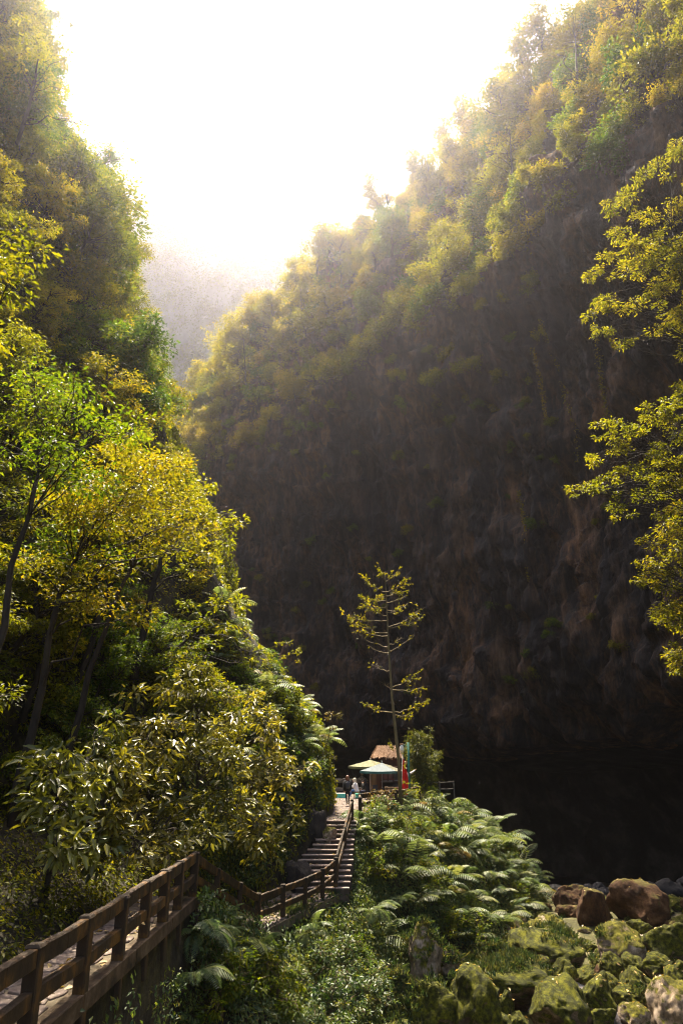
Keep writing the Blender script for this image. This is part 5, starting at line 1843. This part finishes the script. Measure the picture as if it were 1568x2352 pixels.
# ------------------------------------------------------------------ undergrowth
def clumps(P, N, k, L, aspect, r_, tone_mid, up=0.6, jit=0.5, h=0.25):
    """k leaves round each of the points P, standing off the surface (normals N)."""
    n = len(P)
    Pk = np.repeat(P, k, axis=0)
    Nk = np.repeat(N, k, axis=0)
    hh = np.repeat(RNG.uniform(0.3, 1.0, n) * h, k)[:, None] * RNG.uniform(0.4, 1.1, (n * k, 1))
    off = rnd(n * k, 1.0)
    off -= (off * Nk).sum(1, keepdims=True) * Nk
    off = unit(off) * RNG.uniform(0.1, 1.0, (n * k, 1)) * r_
    A = unit(off) + Nk * 0.25 + rnd(n * k, 0.35) + np.array([0, 0, -0.25])
    NN = Nk * 0.5 + np.array([0, 0, up]) + rnd(n * k, jit)
    t = np.clip(np.repeat(RNG.normal(tone_mid, 0.16, n), k) + RNG.normal(0, 0.14, n * k), 0, 1)
    Lk = RNG.uniform(0.65, 1.25, n * k) * (np.repeat(L, k) if hasattr(L, '__len__') else L)
    return leaf_arrays(Pk + Nk * hh + off, A, NN, Lk, Lk * aspect, t, 0.2, 0.14)


def surf_normal(fn, a, b, e=0.05):
    p = fn(a, b)
    n = np.cross(fn(a + e, b) - p, fn(a, b + e) - p)
    n = unit(n)
    n[n[:, 2] < 0] *= -1
    return p, n


# left bank and hillside
n = 15000
Yc = RNG.uniform(8, 60, n)
dc = RNG.uniform(0.02, 1, n) ** 1.4 * 24
P, N = surf_normal(hill, Yc, dc)
ok = np.array([in_view(p, 0.05) and left_of_edge(p, 0.1) for p in P]) & ~((Yc > 31) & (Yc < 48) & (P[:, 2] - zp(Yc) < 0.6))
P, N, Yc, dc = P[ok], N[ok], Yc[ok], dc[ok]
v, f, tn = clumps(P, N, 8, 0.07 + 0.0032 * Yc, 0.5, 0.28, 0.55, h=0.3)
tag(link('undergrowth', mesh_from('undergrowth', v, f, [M['leaf_olive']], False, tn)), 'low mossy undergrowth covering the bank of the left hillside', 'undergrowth', None, 'stuff')
# the far shoulder of the hillside, where it turns out of sight
n = 6000
Yc = RNG.uniform(40, 60, n)
dc = RNG.uniform(0.3, 18, n)
P, N = surf_normal(hill, Yc, dc)
ok = (P[:, 2] > 8.5) & (np.abs(Yc - 50) + RNG.uniform(0, 4, n) < 12)
v, f, tn = clumps(P[ok], N[ok], 10, 0.26, 0.5, 0.5, 0.5, h=0.55)
tag(link('undergrowth', mesh_from('undergrowth', v, f, [M['leaf_olive']], False, tn)), 'olive creepers covering the far shoulder of the left hillside', 'undergrowth', None, 'stuff')
n = 420
Yc = RNG.uniform(9, 20.5, n)
P = np.stack([xp(Yc) + 0.14 + RNG.uniform(0, 0.25, n), Yc, 6.15 - RNG.uniform(0.0, 1.0, n) ** 0.7 * 2.6], -1)
ok = fbm(P * 0.6, 2, 99) > 0.05
v, f, tn = clumps(P[ok], np.tile([0.9, -0.2, 0.3], (int(ok.sum()), 1)), 9, 0.12, 0.42, 0.25, 0.4, h=0.18)
tag(link('undergrowth', mesh_from('undergrowth', v, f, [M['leaf_under']], False, tn)), 'small plants growing on the dark wall below the near path', 'undergrowth', None, 'stuff')
# teal green leaves close to the stairs
n = 6500
Yc = RNG.uniform(26, 47, n)
dc = np.where(RNG.uniform(0, 1, n) < 0.6, RNG.uniform(0.0, 1.7, n), RNG.uniform(0.0, 3.6, n))
P, N = surf_normal(hill, Yc, dc)
ok = (P[:, 2] - zp(Yc) > 0.7) & (fbm(P * 0.7, 2, 77) > -0.5)
v, f, tn = clumps(P[ok], N[ok], 10, 0.14, 0.42, 0.28, 0.5, h=0.22)
tag(link('undergrowth', mesh_from('undergrowth', v, f, [M['leaf_under']], False, tn)), 'dark green leafy growth hanging over the bank left of the stairs', 'undergrowth', None, 'stuff')
# embankment right of the path
n = 14000
Yc = RNG.uniform(9, 54, n)
fc = RNG.uniform(0.015, 1.02, n)
P, N = surf_normal(slope, Yc, fc, 0.02)
w = fbm(P * 0.45, 3, 55)
ok = np.array([in_view(p, 0.05) for p in P]) & (w > -0.55) & ~((Yc > 46) & (fc < 0.1)) & ~((Yc > 24.5) & (Yc < 34) & (fc < 0.16))
P, N, Yc = P[ok], N[ok], Yc[ok]
v, f, tn = clumps(P, N, 9, 0.10 + 0.0018 * Yc, 0.40, 0.36, 0.45, h=0.42)
tag(link('undergrowth', mesh_from('undergrowth', v, f, [M['leaf_under']], False, tn)), 'blue green leafy undergrowth covering the embankment below the path and stairs', 'undergrowth', None, 'stuff')
n = 700
Yc = RNG.uniform(19.5, 33, n)
P = np.stack([xp(Yc) + 0.15 + RNG.uniform(0, 0.35, n), Yc, zp(Yc) - np.where(Yc < 25.5, 0.05, 0.45) - RNG.uniform(0.0, 1.3, n)], -1)
v, f, tn = clumps(P, np.tile([0.8, -0.3, 0.5], (n, 1)), 9, 0.17, 0.40, 0.3, 0.5, h=0.3)
tag(link('undergrowth', mesh_from('undergrowth', v, f, [M['leaf_under']], False, tn)), 'leafy growth hanging over the edge of the lower path', 'undergrowth', None, 'stuff')
# leafy shrubs on the embankment
USHRUB = [random_tree('embankment_shrub%d' % i, 1.7, 1.1, 8, 4, 44, 0.17, M['stem'], M[k], 600 + i, 0.42, 0.08, flat=0.7) for i, k in enumerate(['leaf_under', 'leaf_under', 'leaf_green'])]
cand, inf = [], []
for _ in range(2500):
    Y, f = random.uniform(13, 52), random.uniform(0.08, 0.98)
    cand.append(slope(Y, f))
    inf.append((Y, f))
cand = np.array(cand)
nk = 0
for i in poisson(cand, np.full(len(cand), 1.35)):
    Y, f = inf[i]
    if in_view(cand[i], 0.03) and nk < 130 and min(np.linalg.norm(cand[i] - q_) for q_ in NEARFERN) > 1.1 and np.linalg.norm(cand[i][:2] - at(970, 2200, 32)[:2]) > 2.6 and not (Y > 40 and random.random() < 0.45) and not (21 < Y < 36 and f < 0.33):
        nk += 1
        place_tree(USHRUB[random.randrange(3)], 'shrub', ('dark green leafy shrub on the shady embankment below the lower path' if Y < 34 else 'green leafy shrub among the ferns on the mound'), 'shrub', cand[i] - np.array([0, 0, 0.1]),
                   'shrubs on the embankment' if Y < 34 else 'shrubs among the ferns', random.uniform(0, 6.28), random.uniform(0.5, 1.0))

# ------------------------------------------------------------------ rocks
def rock_mesh(seed, cuts=5, sub=4, rough_=0.16, mat=None, near=0.55):
    import bmesh
    bm = bmesh.new()
    bmesh.ops.create_icosphere(bm, subdivisions=sub, radius=1.0)
    v = np.array([q_.co[:] for q_ in bm.verts])
    f = np.array([[q_.index for q_ in fc.verts] for fc in bm.faces])
    bm.free()
    g = np.random.default_rng(seed)
    for _ in range(cuts):
        d = unit(g.normal(0, 1, 3) * np.array([1, 1, 0.7]))
        h = g.uniform(near, near + 0.28)
        k = v @ d
        over = np.maximum(k - h, 0)
        v = v - d * (over * 0.88)[:, None]
    nrm = unit(v)
    v = v + nrm * (fbm(v * 1.3 + seed * 7.1, 4, seed) * rough_)[:, None] + nrm * (fbm(v * 4.5 + seed, 5, seed + 5, 0.62) * rough_ * 0.26)[:, None]
    return mesh_from('boulder', v, f, [mat or M['boulder']], True)


RK = [rock_mesh(900 + i, 6, 5, 0.2) for i in range(6)]
RKH = [rock_mesh(930 + i, 8, 5, 0.2, mat=M['boulder_half']) for i in range(3)]
RKB = [rock_mesh(950 + i, 11, 5, 0.16, M['boulder_brown'], 0.5) for i in range(3)]
RKD = [rock_mesh(970 + i, 8, 4, 0.2, M['rock_dark']) for i in range(2)]
RKC = [rock_mesh(975 + i, 8, 4, 0.2, M['cave_floor']) for i in range(2)]  # cave mouth boulders, the cave's shade put into their colour


def ground_Y(py, z=1.1):
    v = (1176 - py) / 1568
    return (z - 10) / ((ST + v * CT) / (CT - v * ST))


def boulder(px0, py0, px1, py1, label, meshes=RK, name='boulder', Y=None, zoff=0.0, group=None, hz=None):
    cx_, w, h = (px0 + px1) / 2, px1 - px0, py1 - py0
    Yg = ground_Y(py1 - h * 0.10) if Y is None else Y
    c = at(cx_, (py0 + py1) / 2, Yg)
    d = math.sqrt((c[1]) ** 2 + (c[2] - 10) ** 2)
    W, Hh = w * d / 1568, h * d / 1568
    sz = max(0.25, Hh * 0.5 / 0.93)
    sy = min(max(W * 0.42, 0.4), Hh * 1.3)
    o = link(name, random.choice(meshes), None, (c[0], Yg + sy * 0.2, c[2] + zoff), (random.uniform(-.15, .15), random.uniform(-.15, .15), random.uniform(0, 6.28)))
    o.scale = (W * 0.52, W * 0.25 + sy * 0.45, sz * 1.1)
    return tag(o, label, 'boulder', group)


for b in [
    (932, 2155, 1014, 2246, 'tall pointed boulder half covered in moss at the foot of the embankment', RKH),
    (1010, 2196, 1050, 2232, 'small bare pale boulder leaning on the tall mossy one', RKH),
    (1213, 2110, 1308, 2180, 'pale topped boulder with moss patches below the ferns', RKH),
    (1122, 2190, 1182, 2242, 'bright green mossy boulder left of the long flat one', RK),
    (1165, 2162, 1334, 2224, 'long flat mossy boulder below the pale topped one', RK),
    (1198, 2216, 1272, 2256, 'mossy boulder in front of the long flat one', RK),
    (1270, 2216, 1324, 2262, 'dark mossy boulder between the flat one and the gravel', RK),
    (1370, 2150, 1480, 2222, 'broad boulder with a brown top and a hollow in its side', RKH),
    (1476, 2144, 1600, 2222, 'large mossy boulder at the right edge below the brown rocks', RK),
    (1330, 2054, 1415, 2140, 'reddish brown boulder at the mouth of the cave, left of the biggest one', RKB),
    (1411, 2049, 1532, 2140, 'biggest reddish brown boulder at the mouth of the cave', RKB),
    (1278, 2038, 1345, 2100, 'smooth reddish boulder touching the last ferns', RKB),
    (1087, 2236, 1288, 2300, 'wide flat boulder covered in bright moss with grass tufts', RK),
    (940, 2282, 1045, 2366, 'round mossy boulder at the bottom edge near the middle', RK),
    (1036, 2264, 1152, 2372, 'large mossy boulder with a cleft at the bottom edge', RK),
    (1218, 2282, 1341, 2376, 'large dark mossy boulder left of the gravel at the bottom edge', RK),
    (1335, 2260, 1430, 2338, 'pointed mossy boulder right of the gravel patch', RK),
    (1380, 2200, 1430, 2246, 'small bright mossy boulder below the brown topped one', RK),
    (1422, 2206, 1480, 2240, 'flat small mossy boulder below the hollowed one', RK),
    (1426, 2238, 1491, 2292, 'rounded dark mossy boulder between two gravel patches', RK),
    (1481, 2206, 1546, 2250, 'rounded mossy boulder near the right edge in the second row', RK),
    (1406, 2276, 1475, 2318, 'low mossy boulder above the pale slab', RK),
    (1502, 2278, 1600, 2372, 'yellow brown mossy boulder in the bottom right corner', RKH),
    (1430, 2318, 1492, 2362, 'pale bare sandstone slab at the bottom edge', RKH),
    (1375, 2241, 1420, 2270, 'little mossy boulder above the pointed one', RK),
    (1288, 2332, 1340, 2372, 'mossy boulder cut by the bottom edge below the gravel patch', RK),
    (1350, 2328, 1420, 2372, 'mossy boulder with a pale side at the bottom edge', RK),
    (1002, 2236, 1060, 2272, 'small mossy boulder among grass right of the tall pointed one', RK),
    (911, 2231, 944, 2262, 'small round mossy boulder left of the tall pointed one', RK),
    (1532, 2222, 1600, 2272, 'mossy boulder with fallen leaves at the right edge', RK),
    (772, 2308, 806, 2344, 'small mossy boulder at the bottom edge left of the grass', RK),
    (1142, 2292, 1182, 2348, 'narrow mossy boulder beside the cleft one', RK),
    (1326, 2230, 1378, 2260, 'low mossy boulder above the first gravel patch', RK),
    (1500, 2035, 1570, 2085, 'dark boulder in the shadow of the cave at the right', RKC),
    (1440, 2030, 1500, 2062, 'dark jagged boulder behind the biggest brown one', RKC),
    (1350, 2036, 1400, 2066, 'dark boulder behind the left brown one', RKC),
]:
    tall = b[0] in (932, 1010)
    boulder(*b[:4], b[4], b[5], Y=ground_Y(b[3]) - 2.2 if tall else None)
# rocks by the stairs
boulder(690, 1870, 756, 1945, 'dark rock outcrop beside the upper stairs under hanging leaves', RKD, 'rock', 35.6)
boulder(655, 1985, 715, 2045, 'dark rock at the foot of the stairs, left side', RKD, 'rock', 32.4)
boulder(744, 1905, 770, 1935, 'small pale rock on the left edge of the stairs', RKH, 'rock', 35.0)
cnt = 0
cand = np.array([(random.uniform(1.5, 27), random.uniform(27.5, 56), 0) for _ in range(1800)])
cand = cand[[c[0] > toe(c[1]) - 0.3 for c in cand]]
for i in poisson(cand, np.full(len(cand), 0.9)):
    x, Y, _ = cand[i]
    p = river(x, Y)
    if not in_view(p, 0.02) or cnt >= 280:
        continue
    px, py, _k = project(p)
    if 1290 < px < 1370 and 2250 < py < 2335:
        continue
    cnt += 1
    s = random.uniform(0.25, 0.75) * (1.25 if Y > 45 else 1)
    dark = Y > 50
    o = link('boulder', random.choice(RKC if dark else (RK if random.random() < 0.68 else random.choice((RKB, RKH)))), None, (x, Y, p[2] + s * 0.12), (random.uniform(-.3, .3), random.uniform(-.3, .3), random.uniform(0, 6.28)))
    o.scale = (s * random.uniform(0.9, 1.4), s * random.uniform(0.8, 1.2), s * random.uniform(0.55, 0.9))
    tag(o, 'rough dark boulder on the floor of the cave mouth' if dark else 'small low boulder filling a gap between the large mossy boulders', 'boulder', 'dark boulders in the cave mouth' if dark else 'small boulders between the large ones')

# gravel patches
ico_v = None
import bmesh
bm = bmesh.new()
bmesh.ops.create_icosphere(bm, subdivisions=1, radius=1.0)
iv = np.array([q_.co[:] for q_ in bm.verts])
fi = np.array([[q_.index for q_ in fc.verts] for fc in bm.faces])
bm.free()
spots = []
for (x, y, rx, ry, m) in ((1335, 2285, 45, 45, 2600), (1300, 2300, 25, 20, 500), (1500, 2262, 40, 20, 900), (1400, 2330, 50, 18, 900), (1490, 2330, 60, 25, 1000), (1470, 2170, 40, 12, 500), (800, 2345, 60, 12, 700), (1400, 2300, 160, 50, 1200)):
    for _ in range(m):
        px, py = random.gauss(x, rx * 0.5), random.gauss(y, ry * 0.5)
        Y = ground_Y(py, 1.0)
        xx = at(px, py, Y)[0]
        p = river(xx, Y)
        spots.append((p[0], p[1], p[2] + 0.05))
spots = np.array(spots)
n = len(spots)
s = RNG.lognormal(-2.75, 0.45, n)
sc_ = s[:, None] * RNG.uniform(0.6, 1.3, (n, 3))
V = (iv[None] * (1 + RNG.uniform(-0.18, 0.18, (n, len(iv), 1))) * sc_[:, None, :] + spots[:, None, :]).reshape(-1, 3)
F = (fi[None] + (np.arange(n) * len(iv))[:, None, None]).reshape(-1, 3)
tag(link('gravel', mesh_from('gravel', V, F, [M['gravel']], False)), 'patches of pale grey gravel between the mossy boulders', 'gravel', None, 'stuff')

# grass between the boulders and at the foot of the embankment
bpy.context.view_layer.update()
dg = bpy.context.evaluated_depsgraph_get()
P = []
for (x, y, rx, ry, m) in ((1200, 2262, 60, 14, 130), (1060, 2300, 90, 25, 160), (1300, 2190, 120, 40, 120), (900, 2320, 110, 30, 420),(1090, 2215, 110, 30, 420), (860, 2270, 130, 60, 900), (1160, 2275, 110, 22, 260), (1000, 2262, 80, 14, 120), (1330, 2195, 60, 20, 80), (700, 2330, 120, 40, 500), (1480, 2300, 20, 10, 30)):
    for _ in range(m):
        px, py = random.gauss(x, rx * 0.5), random.gauss(y, ry * 0.5)
        Y = ground_Y(py, 1.25)
        if Y > 60 or Y < 15:
            continue
        xx = at(px, py, Y)[0]
        if xx < toe(Y):
            p = slope(Y, (xx - xp(Y)) / (toe(Y) - xp(Y)))
        else:
            hit, loc, nr, _, ob, _ = SC.ray_cast(dg, Vector((xx, Y, 4.2)), Vector((0, 0, -1)))
            if not hit or nr.z < 0.3:
                continue
            p = np.array(loc)
        P.append(p)
P = np.array(P)
k = 16
Pk = np.repeat(P, k, axis=0) + rnd(len(P) * k, 0.10) * np.array([1, 1, 0.2])
n = len(Pk)
A = rnd(n, 0.55) * np.array([1, 1, 0.4]) + np.array([0, 0, 0.75])
Lg = RNG.uniform(0.12, 0.30, n)
v, f, tn = leaf_arrays(Pk, A, np.cross(A, rnd(n)), Lg, RNG.uniform(0.018, 0.035, n), np.clip(np.repeat(RNG.uniform(0, 1, len(P)), k) + rnd(n, 0.1)[:, 0], 0, 1), 0.45, 0.1)
tag(link('grass', mesh_from('grass', v, f, [M['grass']], False, tn)), 'tufts of blue green grass at the foot of the embankment', 'grass', None, 'stuff')

# fallen leaves on boulders, ground and paths
bpy.context.view_layer.update()
dg = bpy.context.evaluated_depsgraph_get()
P, N = [], []
for k in range(1400):
    if k < 1100:
        px, py = random.uniform(780, 1600), random.uniform(2060, 2352)
        Y = ground_Y(py, 1.2)
        x = at(px, py, Y)[0]
    elif k < 1200:
        Y = random.uniform(8, 20)
        x = random.uniform(-5.6, -4.0)
    else:
        Y = random.uniform(26, 58)
        x = random.uniform(float(xl(Y)), float(xp(Y)))
    if k >= 1100:
        hit, loc, nr, _, ob, _ = True, Vector((x, Y, 6.55 if k < 1200 else (float(zp(Y)) + 0.05))), Vector((0, 0, 1)), 0, None, None
        hit, loc, nr, _, ob, _ = SC.ray_cast(dg, loc + Vector((0, 0, 0.3)), Vector((0, 0, -1)))
    else:
        hit, loc, nr, _, ob, _ = SC.ray_cast(dg, Vector((x, Y, 3.6)), Vector((0, 0, -1)))
    if hit and nr.z > 0.35 and (ob is None or ob.name.split('.')[0] not in ('undergrowth', 'grass', 'crown', 'frond')):
        P.append(np.array(loc) + np.array(nr) * 0.015)
        N.append(np.array(nr))
P, N = np.array(P), np.array(N)
n = len(P)
v, f, tn = leaf_arrays(P, np.cross(N, rnd(n)), N + rnd(n, 0.25), RNG.uniform(0.10, 0.22, n), RNG.uniform(0.06, 0.12, n), RNG.uniform(0.2, 1, n), 0.1, 0.2)
tag(link('fallen_leaves', mesh_from('fallen_leaves', v, f, [leaf_mat('fallen_leaf', (0.16, 0.10, 0.03), (0.36, 0.26, 0.09), (0.48, 0.36, 0.17), 0.15)], False, tn)), 'yellowed fallen leaves scattered on boulders and paths', 'leaves', None, 'stuff')

# ------------------------------------------------------------------ hanging vines on the cliff
SIg, Zg = np.meshgrid(np.arange(60, 296, 0.8) * NW / 300, np.arange(13, 100, 0.6), indexing='ij')
CP = cliff(SIg, Zg).reshape(-1, 3)
dC = CP[:, 1] * CT + (CP[:, 2] - 10) * ST
CX, CYp = 784 + 1568 * CP[:, 0] / dC, 1176 - 1568 * (-CP[:, 1] * ST + (CP[:, 2] - 10) * CT) / dC


def cliff_at(x, y, off=0.7):
    d2 = (CX - x) ** 2 + (CYp - y) ** 2
    k = np.where(d2 < d2.min() + 30)[0]
    p = CP[k[np.argmin(np.linalg.norm(CP[k] - CAM, axis=1))]]
    return p + unit(CAM - p) * off


for pts, lab in (([(1365, 770), (1378, 860), (1388, 930), (1397, 965)], 'thick leafy vine hanging down the cliff beside the topmost right tree'),
                 ([(1235, 730), (1262, 800), (1290, 870), (1300, 920), (1312, 970), (1325, 1060)], 'long thin vine hanging down the bare cliff face'),
                 ([(1226, 800), (1238, 880), (1252, 960)], 'short thin vine left of the long one on the cliff'),
                 ([(1190, 1130), (1200, 1200), (1215, 1330)], 'faint vine low on the dark cliff face')):
    P3 = [cliff_at(x, y) for x, y in pts]
    base = P3[0]
    n = 24
    s = np.linspace(0, len(P3) - 1, n)
    tr = np.stack([np.interp(s, range(len(P3)), [q_[i] for q_ in P3]) for i in range(3)], -1) - base
    t = thing('hanging_vine', lab, 'vine', base)
    link('stem', MB().tube(tr, 0.03, 4).mesh('stem', M['stem']), t)
    m = 260
    k = RNG.uniform(0, n - 1, m)
    P = np.stack([np.interp(k, range(n), tr[:, i]) for i in range(3)], -1) + rnd(m, 0.14)
    v, f, tn = leaf_arrays(P, rnd(m) + np.array([0, 0, -0.8]), rnd(m, 0.6) + np.array([-0.3, -0.6, 0.6]), RNG.uniform(0.16, 0.34, m), RNG.uniform(0.1, 0.18, m), RNG.uniform(0.2, 1, m))
    link('foliage', mesh_from('foliage', v, f, [M['leaf_rimgold']], False, tn), t)

for k in range(70):
    x, y = random.uniform(480, 1500), random.uniform(900, 1600)
    if y < 1000 - 0.35 * (x - 600) + 20 or (x < 560 and y > 1100):
        continue
    p = cliff_at(x, y, 0.2)
    place_tree(FSHRUB[random.choice((0, 2))], 'cliff_plant', 'small plant clinging to the bare dark face of the cliff', 'plant', p, 'plants dotted over the bare cliff face', random.uniform(0, 6.28), random.uniform(0.18, 0.5))

# ------------------------------------------------------------------ wood on the far mountain
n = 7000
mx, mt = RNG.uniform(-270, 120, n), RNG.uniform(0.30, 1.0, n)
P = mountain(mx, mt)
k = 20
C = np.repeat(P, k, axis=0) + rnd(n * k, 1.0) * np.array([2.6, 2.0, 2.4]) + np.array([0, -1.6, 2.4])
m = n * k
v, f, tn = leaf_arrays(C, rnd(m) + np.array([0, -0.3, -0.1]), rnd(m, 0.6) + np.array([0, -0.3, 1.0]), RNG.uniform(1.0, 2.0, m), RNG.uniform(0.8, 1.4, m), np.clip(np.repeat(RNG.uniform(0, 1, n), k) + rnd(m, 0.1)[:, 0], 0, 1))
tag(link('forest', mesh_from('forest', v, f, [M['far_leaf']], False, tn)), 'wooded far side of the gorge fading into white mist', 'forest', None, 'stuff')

# ------------------------------------------------------------------ haze
m = bpy.data.materials.new('haze')
m.use_nodes = True
nt = m.node_tree
nt.nodes.remove(nt.nodes['Principled BSDF'])
pv = nt.nodes.new('ShaderNodeVolumePrincipled')
pv.inputs['Color'].default_value = (0.91, 0.875, 1.0, 1)
pv.inputs['Density'].default_value = HAZE_DENSITY
pv.inputs['Anisotropy'].default_value = HAZE_G
nt.links.new(pv.outputs[0], nt.nodes['Material Output'].inputs['Volume'])
zmax = 640.0
mb = MB().box((-120, 235, (zmax - 16) / 2), (960, 550, zmax + 16))
hz = link('haze', mb.mesh('haze', m))
tag(hz, 'thin sunlit mist filling the gorge', 'haze', None, 'stuff')
